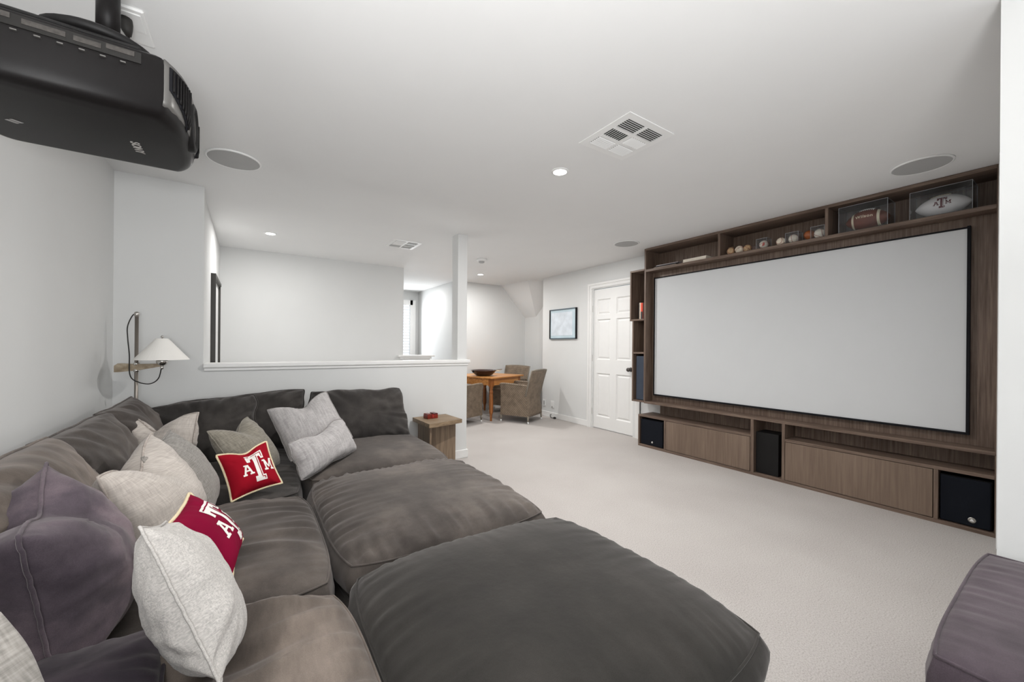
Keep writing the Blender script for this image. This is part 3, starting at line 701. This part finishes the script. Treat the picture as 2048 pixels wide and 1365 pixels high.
disp_case('large clear display case around the white football at the right end of the top shelf', .487, .800, SZ, SZ+.205, 4.185, 4.385, True)
t, sf = football('football', 'white football with maroon logo inside the right display case', (4.285, .643, SZ+.006+.080), .292, .078, M['fbwhite'], 0, 0)
lace(t, sf, PI*.56, -.30, .42, M['cream2'])
T_, L_, A_, M_ = strokes()
fm = lambda x, y: sf(-.04-x*.045/.146, PI*.96-y*.040/.078, .0012)
decal('logo', T_+A_+M_, fm, M['maroonprint'], t, 2)
decal('logo_line', L_, lambda x, y: sf(-.04-x*.045/.146, PI*.96-y*.040/.078, .0018), M['fbwhite'], t, 2)

# ------------------------------------------------------------------ door wall items
t = thing('framed_picture', 'small framed pale blue picture in a dark frame on the wall left of the door', 'picture', (DX-.03, 5.10, 1.655))
bx('frame', (0, .03, -.345, -.325, -.26, .26), M['black'], t); bx('frame', (0, .03, .325, .345, -.26, .26), M['black'], t)
fr2 = plain('frame_grey', srgb(84, 98, 108), .3)
bx('frame', (0, .03, -.325, .325, .242, .26), fr2, t); bx('frame', (0, .03, -.325, .325, -.26, -.242), fr2, t)
bx('mat_board', (.012, .02, -.325, .325, -.242, .242), plain('blue_mat', srgb(196, 214, 222), .5), t)
bx('print', (.009, .013, -.245, .30, -.20, .20), plain('pale_print', srgb(216, 224, 232), .5, var=.10, scale=9), t)
t = thing('wall_outlet', 'small white power outlet low on the wall left of the door', 'outlet', (DX-.01, 5.37, .24))
bx('cover_plate', (0, .01, -.045, .045, -.06, .06), M['white'], t, .003); bx('socket_face', (-.004, 0, -.02, .02, -.035, .035), M['white'], t, .002)
bx('socket_slot', (-.005, -.003, -.014, .012, -.052, -.044), M['ventdark'], t)
t = thing('wall_outlet', 'white power outlet low in the corner behind the wicker chair', 'outlet', (DX-.01, 5.60, .24))
bx('cover_plate', (0, .01, -.04, .04, -.06, .06), M['white'], t, .003); bx('socket_face', (-.004, 0, -.02, .02, -.035, .035), M['grille'], t, .002)
t = thing('power_plug', 'small black plug and coiled cord lying by the baseboard', 'plug', (4.42, 5.28, .0))
obj('plug_body', tube(bmesh.new(), [(0, -.05, .02), (0, -.02, .02), (0, .01, .014)], [.016, .018, .006], 10), M['cord'], t, True)
obj('cord', tube(bmesh.new(), [(0, .01, .014), (-.01, .06, .012), (.01, .1, .03), (.02, .12, .05), (.03, .1, .06)], .006, 8), M['cord'], t, True)
t = thing('picture_frame', 'dark framed picture on the side wall of the stairwell', 'picture', (-.33, 5.36, 1.45))
bm = bmesh.new()
for d in [(0, .04, -.46, -.43, -.5, .52), (0, .032, .448, .46, -.5, .52), (0, .04, -.43, .43, .49, .52), (0, .04, -.43, .43, -.5, -.47)]: box(bm, *d)
obj('frame', bm, plain('charcoal_frame', srgb(56, 54, 50), .5), t); bx('print', (.004, .010, -.43, .448, -.47, .49), M['white'], t)

# ------------------------------------------------------------------ lamp in the corner
LPx, LPy = -.655, 3.70
t = thing('floor_lamp', 'floor lamp with slim metal pole, wooden arm and white cone shade in the corner', 'lamp', (LPx, LPy, 0))
obj('base', lathe(bmesh.new(), [(.11, 0), (.115, .006), (.11, .018), (.02, .022)], 32), M['steel'], t, True)
obj('pole', tube(bmesh.new(), [(0, 0, .02), (0, 0, 1.455)], .0105, 14), M['brass'], t, True)
obj('pole_cap', lathe(bmesh.new(), [(.0, 1.485), (.012, 1.48), (.015, 1.468), (.013, 1.452), (.0105, 1.45)], 16), M['steel'], t, True)
ar = math.radians(-30)
def rp(x, y, z): return (x*math.cos(ar)-y*math.sin(ar), x*math.sin(ar)+y*math.cos(ar), z)
bm = bmesh.new(); q = []
for x, w2, h2, dz in [(-.135, .028, .022, -.012), (-.11, .03, .03, -.004), (0, .026, .022, 0), (.12, .014, .013, .012), (.168, .010, .010, .018)]:
    q.append([bm.verts.new(rp(x, y*w2, 1.098+dz+z*h2)) for y, z in ((-.5, -1), (.5, -1), (.5, 1), (-.5, 1))])
for A, B in zip(q, q[1:]):
    for i in range(4): j = (i+1) % 4; bm.faces.new((A[i], A[j], B[j], B[i]))
bm.faces.new(q[0][::-1]); bm.faces.new(q[-1]); bmesh.ops.recalc_face_normals(bm, faces=bm.faces)
obj('wooden_arm', bm, M['lampw'], t)
obj('collar', lathe(bmesh.new(), [(.0105, 1.065), (.017, 1.068), (.017, 1.082), (.013, 1.085), (.013, 1.112), (.018, 1.115), (.018, 1.128), (.0105, 1.13)], 16), M['chrome'], t, True)
hx_, hy_, _ = rp(.168, 0, 0)
sk = obj('socket_ball', lathe(bmesh.new(), [(.006, 1.085), (.010, 1.09), (.010, 1.112), (.0, 1.112)], 14, (hx_, hy_, 0)), M['chrome'], t, True)
bl = bmesh.new(); sphere(bl, .032); bmesh.ops.translate(bl, verts=bl.verts, vec=(hx_, hy_, 1.140)); obj('chrome_globe', bl, M['chrome'], t, True)
sh_ = obj('lamp_shade', lathe(bmesh.new(), [(.187, 1.152), (.040, 1.297)], 48, (hx_, hy_, 0)), M['shade'], t, True)
for v in list(sh_.data.vertices): pass
bm = bmesh.new(); lat = [(.150, 1.152), (.148, 1.152), (.031, 1.293), (.0005, 1.295), (.0, 1.299), (.033, 1.299), (.150, 1.152)]
sh_.data.clear_geometry(); lathe(bm, lat, 48, (hx_, hy_, 0)); bm.to_mesh(sh_.data); bm.free(); sh_.data.polygons.foreach_set('use_smooth', [False]*len(sh_.data.polygons))
obj('finial', lathe(bmesh.new(), [(.004, 1.296), (.004, 1.305), (.009, 1.309), (.006, 1.318), (0, 1.32)], 12, (hx_, hy_, 0)), M['steel'], t, True)
def catmull(P, n=8):
    P = [Vector(p) for p in P]; out = []
    for i in range(len(P)-1):
        p0, p1, p2, p3 = P[max(i-1, 0)], P[i], P[i+1], P[min(i+2, len(P)-1)]
        for k in range(n):
            s = k/n; out.append(.5*((2*p1)+(-p0+p2)*s+(2*p0-5*p1+4*p2-p3)*s*s+(-p0+3*p1-3*p2+p3)*s**3))
    out.append(P[-1]); return out
obj('cord', tube(bmesh.new(), catmull([(0, 0, 1.47), (-.022, .0, 1.455), (-.046, 0, 1.38), (-.045, 0, 1.30), (-.036, 0, 1.18), (-.034, -.01, 1.08), (-.025, -.012, 1.03), (-.005, -.014, 1.005)])
    + catmull([(.01, -.014, .998), (.03, -.02, .988), (.07, -.035, .982), (.105, -.06, .997), (.13, -.08, 1.03), (hx_-.004, hy_, 1.088)]), .0035, 8), M['cord'], t, True)

# ------------------------------------------------------------------ soft furnishing generators
def nz(x, y, z=0): return noise.noise(Vector((x, y, z)))
def cushion(name, parent, w_, d_, h_, crown, mat, loc, seed, pleat=.006, wr=(0, 1, 1), n=72, bulge=.018, pipe=True, k=.30, sag=0):
    """box cushion: crowned top panel, bulging boxing, piping on the seams; origin at centre of its bottom"""
    bm = bmesh.new()
    def plan(s, t): return w_/2*s*math.sqrt(1-k*t*t/2*abs(t)**2), d_/2*t*math.sqrt(1-k*s*s/2*abs(s)**2)
    def top(s, t):
        x, y = plan(s, t)
        e = max(0, (1-abs(s)**3.2)*(1-abs(t)**3.2))
        z = h_+crown*e**.55
        ds, dt = (1-abs(s))*w_/2, (1-abs(t))*d_/2
        f = 1-math.exp(-min(ds, dt)/.02)
        p1 = nz(y*34+seed, seed, x*4)*math.exp(-ds/.085)*min(1, dt/.05+.3); p2 = nz(x*34+seed*2, seed, y*4)*math.exp(-dt/.085)*min(1, ds/.05+.3)
        z += pleat*2.2*f*(p1+p2)
        z += f*.012*nz(x*2.6+seed, y*2.6, 3.3)
        if wr[0]:
            yy = y+.10*nz(x*2.2, y*1.5, seed)
            v = nz(x*wr[1]+seed*3, yy*wr[2], 1.7); v2 = nz(x*wr[1]*2+seed, yy*wr[2]*2.3, 5.1)
            m_ = max(0, .55+1.5*nz(x*2.4+seed, y*2.4, 9.1))
            z += f*wr[0]*m_*((1-2.2*abs(v))*.8 + .75*v2)
        return Vector((x, y, z))
    G = [[bm.verts.new(top(-1+2*i/n, -1+2*j/n)) for j in range(n+1)] for i in range(n+1)]
    grid_faces(bm, G)
    ring = [G[i][0] for i in range(n)]+[G[n][j] for j in range(n)]+[G[i][n] for i in range(n, 0, -1)]+[G[0][j] for j in range(n, 0, -1)]
    prev = ring; rows = 7
    base = [v.co.copy() for v in ring]; Nn = len(ring)
    bring = None
    for r in range(1, rows+1):
        f = r/rows; cur = []
        for i, c in enumerate(base):
            d = Vector((c.x, c.y, 0)); nrm = Vector((d.x/(w_/2), d.y/(d_/2), 0))
            m = max(abs(nrm.x), abs(nrm.y)); nn = Vector((nrm.x if abs(nrm.x) > .82*m else 0, nrm.y if abs(nrm.y) > .82*m else 0, 0)).normalized()
            off = bulge*math.sin(PI*f)+.004*nz(i*.35+seed, f*3)*math.sin(PI*f)
            cur.append(bm.verts.new((c.x+nn.x*off, c.y+nn.y*off, h_*(1-f)+(c.z-h_)*(1-f))))
        for i in range(Nn):
            j = (i+1) % Nn; bm.faces.new((prev[i], cur[i], cur[j], prev[j]))
        prev = cur
    bm.faces.new(prev[::-1])
    bmesh.ops.recalc_face_normals(bm, faces=bm.faces)
    o = obj(name, bm, mat, parent, True); o.location = loc
    if pipe:
        p = obj('piping', tube(bmesh.new(), [b+Vector((0, 0, .001)) for b in base[::2]], .0042, 6, True), mat, o, True)
        obj('piping', tube(bmesh.new(), [Vector((b.x, b.y, .002)) for b in base[::2]], .0042, 6, True), mat, o, True)
    return o
def frame3(TL, TR, BL):
    TL, TR, BL = Vector(TL), Vector(TR), Vector(BL)
    X = (TR-TL); w_ = X.length; X.normalize(); D = BL-TL; D -= X*D.dot(X); h_ = D.length; Z = -D.normalized()
    Y = Z.cross(X)       # points backward (away from front); front = -Y
    c = TL+X*w_/2-Z*h_/2
    m = Matrix((X, Y, Z)).transposed().to_4x4(); m.translation = c
    return m, w_, h_
def pillow_fn(w_, h_, t_, pinch, chop, seed, sagf=.12, wrk=.006, p=2.4, q=.5, irr=0, taper=0):
    def P(s, t, side, off=0):
        x = w_/2*s*(1-pinch*(1-t*t))*(1-taper*t); z = h_/2*t*(1-pinch*(1-s*s))
        if irr:
            cr = abs(s*t)**5
            x -= irr*.7*cr*(1 if s > 0 else -1); z -= irr*.7*cr*(1 if t > 0 else -1)
            x += irr*nz(t*2.3+seed, seed, s*.6)*abs(s)**3; z += irr*nz(s*2.3+seed, seed+4, t*.6)*abs(t)**3
        if chop:
            g = math.exp(-(s/.42)**2)*max(0, (t+.35)/1.35)**1.6
            z -= chop*h_*g
            x *= 1-.10*chop*max(0, t)
        e = max(0, (1-abs(s)**p)*(1-abs(t)**p)); T = t_/2*e**q*(1-sagf*t)
        if chop: T *= 1-.35*math.exp(-(s/.25)**2)*max(0, t)**1.5
        ds, dt = 1-abs(s), 1-abs(t); ed = min(ds, dt)
        f = min(1, ed/.06)
        a = math.atan2(t, s)
        T += f*wrk*(nz(a*5+seed, seed, side)*math.exp(-ed/.30)*2.6+nz(s*2.1+seed, t*2.1, side*3)*1.3)
        T += f*wrk*1.4*nz(a*13+seed, seed*2, side)*math.exp(-ed/.14)
        T += f*wrk*.55*nz(s*5.5+seed, t*3.2+2*s, side*7)
        if chop: # folds radiating from the chop
            dx, dz = s, t-.75; rr = math.hypot(dx, dz); th = math.atan2(dz, dx)
            T += f*wrk*2.2*nz(th*4.5, seed, side)*math.exp(-rr/.55)
        y = -side*(max(T, .0004)+off)
        return Vector((x, y, z))
    return P
def pillow(name, parent, TL, TR, BL, t_, mat, seed, pinch=.06, chop=0, pipe=None, pr_r=.005, backmat=None, wrk=.006, n=52, q=.5, sagf=.12, sf=1.0, p=2.4, irr=0, taper=0):
    m, w_, h_ = frame3(TL, TR, BL); w_ *= sf; h_ *= sf
    P = pillow_fn(w_, h_, t_, pinch, chop, seed, sagf, wrk, p, q, irr, taper)
    bm = bmesh.new(); grids = []
    for side in (1, -1):
        G = []
        for i in range(n+1):
            row = []
            for j in range(n+1):
                # cluster samples towards the border so the rounding there is smooth
                s = math.sin((-1+2*i/n)*PI/2); t = math.sin((-1+2*j/n)*PI/2)
                if side == -1 and (i in (0, n) or j in (0, n)): row.append(grids[0][i][j])
                else:
                    v = P(s, t, side)
                    if i in (0, n) or j in (0, n): v.y = 0
                    row.append(bm.verts.new(v))
            G.append(row)
        grids.append(G); b0 = len(bm.faces); grid_faces(bm, G, side == -1)
        if side == -1 and backmat:
            bm.faces.ensure_lookup_table()
            for fc in list(bm.faces)[b0:]: fc.material_index = 1
    G = grids[0]
    ring = [G[i][0].co.copy() for i in range(n)]+[G[n][j].co.copy() for j in range(n)]+[G[i][n].co.copy() for i in range(n, 0, -1)]+[G[0][j].co.copy() for j in range(n, 0, -1)]
    o = obj(name, bm, mat, parent, True)
    if backmat: o.data.materials.append(backmat)
    o.matrix_local = m
    if pipe is not None:
        pts = [ring[0]]
        for c in ring[1:]:
            if (c-pts[-1]).length > .006: pts.append(c)
        for i, c in enumerate(pts): pts[i] = c*(1+.004/max(c.length, .01))+Vector((0, .0022*nz(i*.7, seed), 0))
        obj('piping', tube(bmesh.new(), pts, pr_r, 6, True), pipe, o, True)
    return o, P, w_, h_

# ------------------------------------------------------------------ sectional sofa
so = thing('sectional_sofa', 'deep grey velvet corner sofa with loose seat and back cushions', 'sofa', (LX, HY, 0))
def L3(x, y, z): return (x-LX, y-HY, z)
def base_block(name, parent, x0, x1, y0, y1, z0, z1, mat, org):
    o = bx(name, (x0-org[0], x1-org[0], y0-org[1], y1-org[1], z0, z1), mat, parent, .025, 3, True); return o
O0 = (LX, HY)
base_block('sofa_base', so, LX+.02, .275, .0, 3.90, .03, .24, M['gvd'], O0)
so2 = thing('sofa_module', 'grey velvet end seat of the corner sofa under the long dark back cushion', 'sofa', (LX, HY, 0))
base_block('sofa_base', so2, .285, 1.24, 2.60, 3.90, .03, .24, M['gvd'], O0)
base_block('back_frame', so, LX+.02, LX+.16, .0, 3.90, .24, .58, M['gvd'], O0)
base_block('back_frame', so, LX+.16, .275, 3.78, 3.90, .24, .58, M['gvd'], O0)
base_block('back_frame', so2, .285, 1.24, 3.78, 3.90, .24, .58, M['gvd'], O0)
base_block('armrest', so, LX+.02, .2, -.25, .0, .03, .60, M['gvd'], O0)
def seat(x0, x1, y0, y1, mat, seed, zb=.24, h=.20, crown=.055, par=None, **kw):
    return cushion('seat_cushion', par or so, x1-x0, y1-y0, h, crown, mat, L3((x0+x1)/2, (y0+y1)/2, zb), seed, **kw)
seat(LX+.18, .268, .45, 1.425, M['gvl'], 3.1, wr=(.055, 1.3, 8), pleat=.006, crown=.06)
seat(LX+.18, .262, 1.44, 2.43, M['gv'], 8.4, wr=(.026, 1.8, 9), pleat=.007, crown=.06)
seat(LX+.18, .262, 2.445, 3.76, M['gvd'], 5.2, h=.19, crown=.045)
seat(.285, 1.245, 2.60, 3.76, M['gv'], 12.7, pleat=.004, h=.195, crown=.065, par=so2)
seat(LX+.18, .262, -.0, .44, M['gvl'], 15.5)
def ottoman(lab, x0, x1, y0, y1, mat, basemat, seed, crown, z1=.335, h=.11, grp='grey velvet ottomans', **kw):
    t = thing('ottoman', lab, 'ottoman', ((x0+x1)/2, (y0+y1)/2, 0), 0, grp)
    cushion('base_cushion', t, x1-x0-.01, y1-y0-.01, z1-.06, .012, basemat, (0, 0, .04), seed+3, bulge=.045, n=40, pleat=.002, k=.2)
    cushion('seat_cushion', t, x1-x0+.01, y1-y0+.005, h, crown, mat, (0, 0, z1), seed, **kw)
    return t
ottoman('brown-grey velvet ottoman between the sofa end and the nearest ottoman', .285, 1.235, 1.485, 2.585, M['gv'], M['gvd'], 21.3, .075, pleat=.015, bulge=.03)
ottoman('nearest dark grey velvet ottoman in the foreground with smooth domed top', .285, 1.250, .50, 1.465, M['gvo'], M['gv'], 31.9, .088, pleat=.006, bulge=.03)
# back cushions
def backc(TL, TR, BL, t_, mat, seed, par=None, irr=.022, q=.36, **kw):
    TL, TR, BL = [L3(*p) for p in (TL, TR, BL)]
    o, P, a, b = pillow('back_cushion', par or so, TL, TR, BL, t_, mat, seed, pipe=mat, pr_r=.005, irr=irr, n=72, q=q, p=3.2, **kw)
    return o
backc((-.66, 1.45, .90), (-.66, 2.28, .90), (-.50, 1.45, .42), .30, M['gvl'], 2.2, wrk=.012, pinch=.04, irr=.008, q=.42)
backc((-.68, 2.18, .885), (-.68, 3.00, .885), (-.52, 2.18, .42), .28, M['gv'], 4.4, wrk=.014, pinch=.04, irr=.008, q=.42)
backc((-.68, 2.92, .89), (-.66, 3.60, .905), (-.50, 2.92, .42), .26, M['gv'], 6.4, wrk=.014, pinch=.05, irr=.006, q=.46)
backc((-.70, .60, .90), (-.68, 1.44, .90), (-.52, .60, .42), .28, M['gv'], 9.4, wrk=.010, pinch=.03)
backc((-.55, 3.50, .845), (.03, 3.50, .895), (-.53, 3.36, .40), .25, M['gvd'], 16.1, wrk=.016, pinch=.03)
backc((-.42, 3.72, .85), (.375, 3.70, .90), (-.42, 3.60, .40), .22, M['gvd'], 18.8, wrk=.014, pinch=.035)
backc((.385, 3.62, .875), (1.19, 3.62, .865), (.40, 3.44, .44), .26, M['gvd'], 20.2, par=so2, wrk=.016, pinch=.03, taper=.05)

# ------------------------------------------------------------------ throw pillows
def cush(lab, TL, TR, BL, t_, mat, seed, grp='throw pillows on the sofa', **kw):
    o, P, w_, h_ = pillow('throw_pillow', None, TL, TR, BL, t_, mat, seed, **kw); tag(o, lab, 'pillow', grp)
    return o, P, w_, h_
cush('large purple velvet pillow with a chopped top at the near end of the sofa', (-.41, 1.28, .845), (-.50, 1.73, .905), (-.37, 1.36, .43), .32, M['pv'], 1.5, chop=.11, pipe=M['pv'], pr_r=.0045, wrk=.008, q=.55)
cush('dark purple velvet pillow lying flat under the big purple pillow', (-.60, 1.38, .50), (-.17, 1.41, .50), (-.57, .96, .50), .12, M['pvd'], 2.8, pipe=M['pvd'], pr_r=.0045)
cush('pale woven wool pillow tipped on edge next to the purple pillow', (-.195, 1.15, .865), (-.182, 1.37, .79), (-.045, 1.10, .52), .165, M['wool'], 3.7, pipe=M['wool'], pr_r=.0032, wrk=.007, q=.6)
cush('grey cloth pillow at the extreme lower left corner of the photo', (-.64, .783, .715), (-.29, .87, .89), (-.40, .62, .315), .10, M['greyc'], 4.9, irr=.01)
cush('natural linen pillow with a deep chopped top between purple and red pillows', (-.41, 1.80, .825), (-.36, 2.33, .865), (-.29, 1.80, .39), .30, M['linen'], 5.3, chop=.20, pipe=M['linen_p'], pr_r=.0045, wrk=.007, q=.55)
cush('plain grey cotton pillow behind the nearer linen pillow', (-.36, 2.14, .80), (-.335, 2.60, .825), (-.19, 2.14, .42), .22, M['greyc'], 6.1, pipe=M['greyc'], pr_r=.0035, wrk=.004)
cush('natural linen pillow with a chopped top in the sofa corner', (-.625, 3.16, .84), (-.245, 2.88, .865), (-.53, 2.98, .42), .24, M['linen'], 7.2, chop=.20, pipe=M['linen_p'], pr_r=.0045)
cush('sage grey cotton pillow behind the upright red logo pillow', (-.20, 2.80, .765), (-.01, 3.16, .775), (-.04, 2.66, .44), .20, M['sagec'], 8.6, chop=.18, pipe=M['sagec'], pr_r=.0035, wrk=.004)
cush('large silver grey square pillow leaning in the middle of the back row', (.095, 3.26, .80), (.50, 3.34, .90), (.225, 2.98, .48), .19, M['silverc'], 9.9, chop=.16, irr=.008, pipe=M['silver_p'], pr_r=.004, wrk=.004)
cush('silver grey lumbar pillow in front of the larger silver pillow', (.175, 2.64, .685), (.545, 2.98, .745), (.235, 2.56, .455), .17, M['silverc'], 10.4, chop=.10, irr=.014, pipe=M['silver_p'], pr_r=.004, wrk=.004)
def logo_pillow(lab, TL, TR, BL, t_, mat, seed, sc=.74, dx=.20, dy=-.02, **kw):
    o, P, w_, h_ = cush(lab, TL, TR, BL, t_, mat, seed, 'red pillows with white letters', pipe=M['cream'], pr_r=.0055, backmat=M['creamside'], wrk=.003, **kw)
    T_, L_, A_, M_ = strokes()
    f1 = lambda x, y: P((x*.92)*sc+dx, y*sc+dy, 1, .0012)
    decal('letter', T_, f1, M['whitecloth'], o, 4); decal('letter', A_, f1, M['whitecloth'], o, 4); decal('letter', M_, f1, M['whitecloth'], o, 4)
    decal('letter_line', L_, lambda x, y: P((x*.92)*sc+dx, y*sc+dy, 1, .0024), mat, o, 4)
logo_pillow('small red letter pillow with cream cord standing upright before the sage pillow', (-.155, 2.56, .685), (.085, 2.65, .715), (-.085, 2.43, .455), .11, M['red'], 11.1, pinch=.10, chop=.10, sf=.93)
logo_pillow('small red letter pillow lying back beside the pale wool pillow', (-.20, 1.50, .73), (-.175, 1.775, .735), (-.045, 1.50, .535), .11, M['maroon'], 12.3, pinch=.08)

# purple ottoman at the right edge
t = thing('footstool', 'purple-grey velvet footstool with piped edges at the lower right', 'ottoman', (1.768, -.285, .018))
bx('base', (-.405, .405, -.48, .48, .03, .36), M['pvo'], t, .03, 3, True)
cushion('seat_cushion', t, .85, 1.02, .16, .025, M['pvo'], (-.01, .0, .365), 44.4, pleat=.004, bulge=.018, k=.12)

# ------------------------------------------------------------------ side table and box
t = thing('side_table', 'weathered oak T-shaped side table between sofa and half wall', 'side table', (1.62, 3.75, 0))
bm = bmesh.new()
vs = [(1.385, 3.50), (1.790, 3.61), (1.79, 3.955), (1.42, 3.955)]
vs = [(1.41, 3.50), (1.795, 3.585), (1.775, 3.95), (1.40, 3.93)]
prism(bm, [(x-1.62, y-3.75) for x, y in vs], 'z', .482, .520); obj('table_top', bm, M['wtab'], t)
bx('post', (-.165, .155, -.06, .0, 0, .482), M['wtabz'], t, .003); t2_ = bx('post', (-.185, -.165, -.2, .12, 0, .482), M['wtabz'], t, .003)
bx('foot', (-.2, .16, -.12, .12, 0, .02), M['wtabz'], t, .003)
t = thing('tissue_box', 'small glossy red-brown box with notched lid on the side table', 'box', (1.545, 3.80, .520), .12)
rb = plain('red_lacquer', srgb(120, 38, 26), .25, var=.35, scale=24)
bm = bmesh.new(); box(bm, -.06, .06, -.045, .045, 0, .040, .003); obj('box_body', bm, rb, t)
bx('lid_piece', (-.058, -.012, -.043, .043, .040, .050), rb, t, .002); bx('lid_piece', (.012, .058, -.043, .043, .040, .052), plain('dark_lacquer', srgb(84, 22, 26), .25), t, .002)
bx('clasp', (-.010, .010, -.048, -.045, .012, .046), plain('red_clasp', srgb(150, 44, 40), .3), t)

# ------------------------------------------------------------------ dining group
ang = math.atan2(.355, .935)
t = thing('dining_table', 'honey coloured square wooden dining table with turned legs', 'table', (3.334+.935*.47-.355*.475, 5.562+.355*.47+.935*.475, 0), ang)
bx('table_top', (-.47, .47, -.475, .475, .715, .74), M['pine'], t, .006, 2)
bm = bmesh.new(); a = .405
for d in [(-a, a, -a-.02, -a, .60, .715), (-a, a, a, a+.02, .60, .715), (-a-.02, -a, -a, a, .60, .715), (a, a+.02, -a, a, .60, .715)]: box(bm, *d)
obj('apron', bm, M['pine'], t)
leg = [(.018, 0), (.020, .03), (.022, .10), (.034, .15), (.036, .22), (.034, .42), (.026, .46), (.034, .48), (.034, .49), (.024, .52), (.030, .56), (.036, .585)]
for sx in (-1, 1):
    for sy in (-1, 1):
        bm = bmesh.new(); lathe(bm, leg, 16, (sx*.39, sy*.39, 0)); box(bm, sx*.39-.036, sx*.39+.036, sy*.39-.036, sy*.39+.036, .585, .715)
        obj('leg', bm, M['pinez'], t, False)
t = thing('wok', 'dark glazed wok with handles on the dining table', 'bowl', (3.43, 6.02, .74), .3)
obj('bowl_body', lathe(bmesh.new(), [(.0, 0), (.11, .002), (.14, .012), (.19, .055), (.225, .100), (.229, .100), (.222, .090), (.19, .058), (.13, .018), (0, .012)], 40), M['bowl'], t, True)
obj('handle', tube(bmesh.new(), catmull([(.215, -.03, .085), (.25, -.05, .088), (.34, -.07, .098), (.40, -.08, .10)]), .009, 8), M['steel'], t, True)
obj('handle_loop', tube(bmesh.new(), catmull([(.10, -.20, .09), (.13, -.235, .09), (.19, -.21, .085), (.20, -.13, .085)]), .006, 8), M['cream'], t, True)
obj('knob', sphere(bmesh.new(), .02, 12, 8), M['black'], t, True).location = (-.26, .0, .085)
def chair(lab, cx, cy, face):
    """woven armchair; local -y is the front"""
    t = thing('wicker_armchair', lab, 'chair', (cx, cy, 0), math.atan2(face[0], -face[1]), 'woven rattan dining armchairs')
    W, D = .27, .26
    # profile of the rear (y) against height
    back = [(.115, D+.005), (.30, D-.022), (.45, D-.03), (.60, D+.005), (.75, D+.05), (.87, D+.085)]
    def by(z):
        for (a, ya), (b, yb) in zip(back, back[1:]):
            if z <= b: return ya+(yb-ya)*(z-a)/(b-a)
        return back[-1][1]
    # side panels with arms
    for sx in (-1, 1):
        bm = bmesh.new(); N = 10; rows = []
        for i in range(N+1):
            z = .115+(.625-.115)*i/N
            rows.append((z, by(z)))
        poly = [(-D+.01*math.sin(PI*i/N)-.0, z) for i, (z, _) in enumerate(rows)]+[(yy, z) for z, yy in rows[::-1]]
        prism(bm, poly, 'x', sx*(W-.03), sx*W); obj('side_panel', bm, M['rattan'], t)
        obj('arm_rim', tube(bmesh.new(), catmull([(sx*(W-.015), -D, .60), (sx*(W-.015), -D+.015, .632), (sx*(W-.015), -.05, .630), (sx*(W-.015), D-.02, .612)]), .019, 10), M['rattan'], t, True)
    # back panel, slightly flared
    bm = bmesh.new(); G1 = []; G2 = []
    for i in range(17):
        z = .115+(.87-.115)*i/16; wv = W-.005+.02*max(0, (z-.45)/.42)
        r1 = []; r2 = []
        for k in range(9):
            x = -wv+2*wv*k/8; cur = .018*(1-(x/wv)**2)
            r1.append(bm.verts.new((x, by(z)+cur, z))); r2.append(bm.verts.new((x, by(z)+cur-.026, z)))
        G1.append(r1); G2.append(r2)
    grid_faces(bm, G1); grid_faces(bm, G2, True)
    for i in range(16):
        for G in (0, 8): bm.faces.new((G1[i][G], G1[i+1][G], G2[i+1][G], G2[i][G]))
    for k in range(8):
        bm.faces.new((G1[16][k], G1[16][k+1], G2[16][k+1], G2[16][k])); bm.faces.new((G1[0][k], G1[0][k+1], G2[0][k+1], G2[0][k]))
    bmesh.ops.recalc_face_normals(bm, faces=bm.faces); obj('backrest', bm, M['rattan'], t, True)
    obj('back_rim', tube(bmesh.new(), [(-W-.012, by(.45)-.01, .45), (-W-.015, by(.7)-.01, .70), (-W-.018, by(.87)-.012, .865), (-.13, by(.87)+.004, .874), (0, by(.87)+.01, .876), (.13, by(.87)+.004, .874), (W+.018, by(.87)-.012, .865), (W+.015, by(.7)-.01, .70), (W+.012, by(.45)-.01, .45)], .014, 8), M['rim'], t, True)
    bx('front_apron', (-W+.03, W-.03, -D+.005, -D+.03, .14, .40), M['rattan'], t)
    bx('seat', (-W+.03, W-.03, -D, D-.03, .40, .44), M['rattan'], t, .008, 2)
    for sx in (-1, 1):
        for sy, yy in ((-1, -D+.015), (1, D-.005)):
            l = obj('leg', tube(bmesh.new(), [(sx*(W-.018), yy, .13), (sx*(W-.015), yy+sy*.004, .035)], [.017, .013], 10), M['rim'], t, True)
            obj('leg_tip', tube(bmesh.new(), [(sx*(W-.015), yy+sy*.004, .036), (sx*(W-.014), yy+sy*.006, 0)], .013, 10), M['white'], l, True)
    return t
chair('wicker armchair fully in view nearest the door wall, seen from the side', 3.86, 5.47, (-.46, .89))
chair('wicker armchair on the far side of the dining table', 4.17, 6.37, (-.935, -.355))
chair('wicker armchair half hidden by the end of the half wall', 2.88, 5.84, (.935, .355))
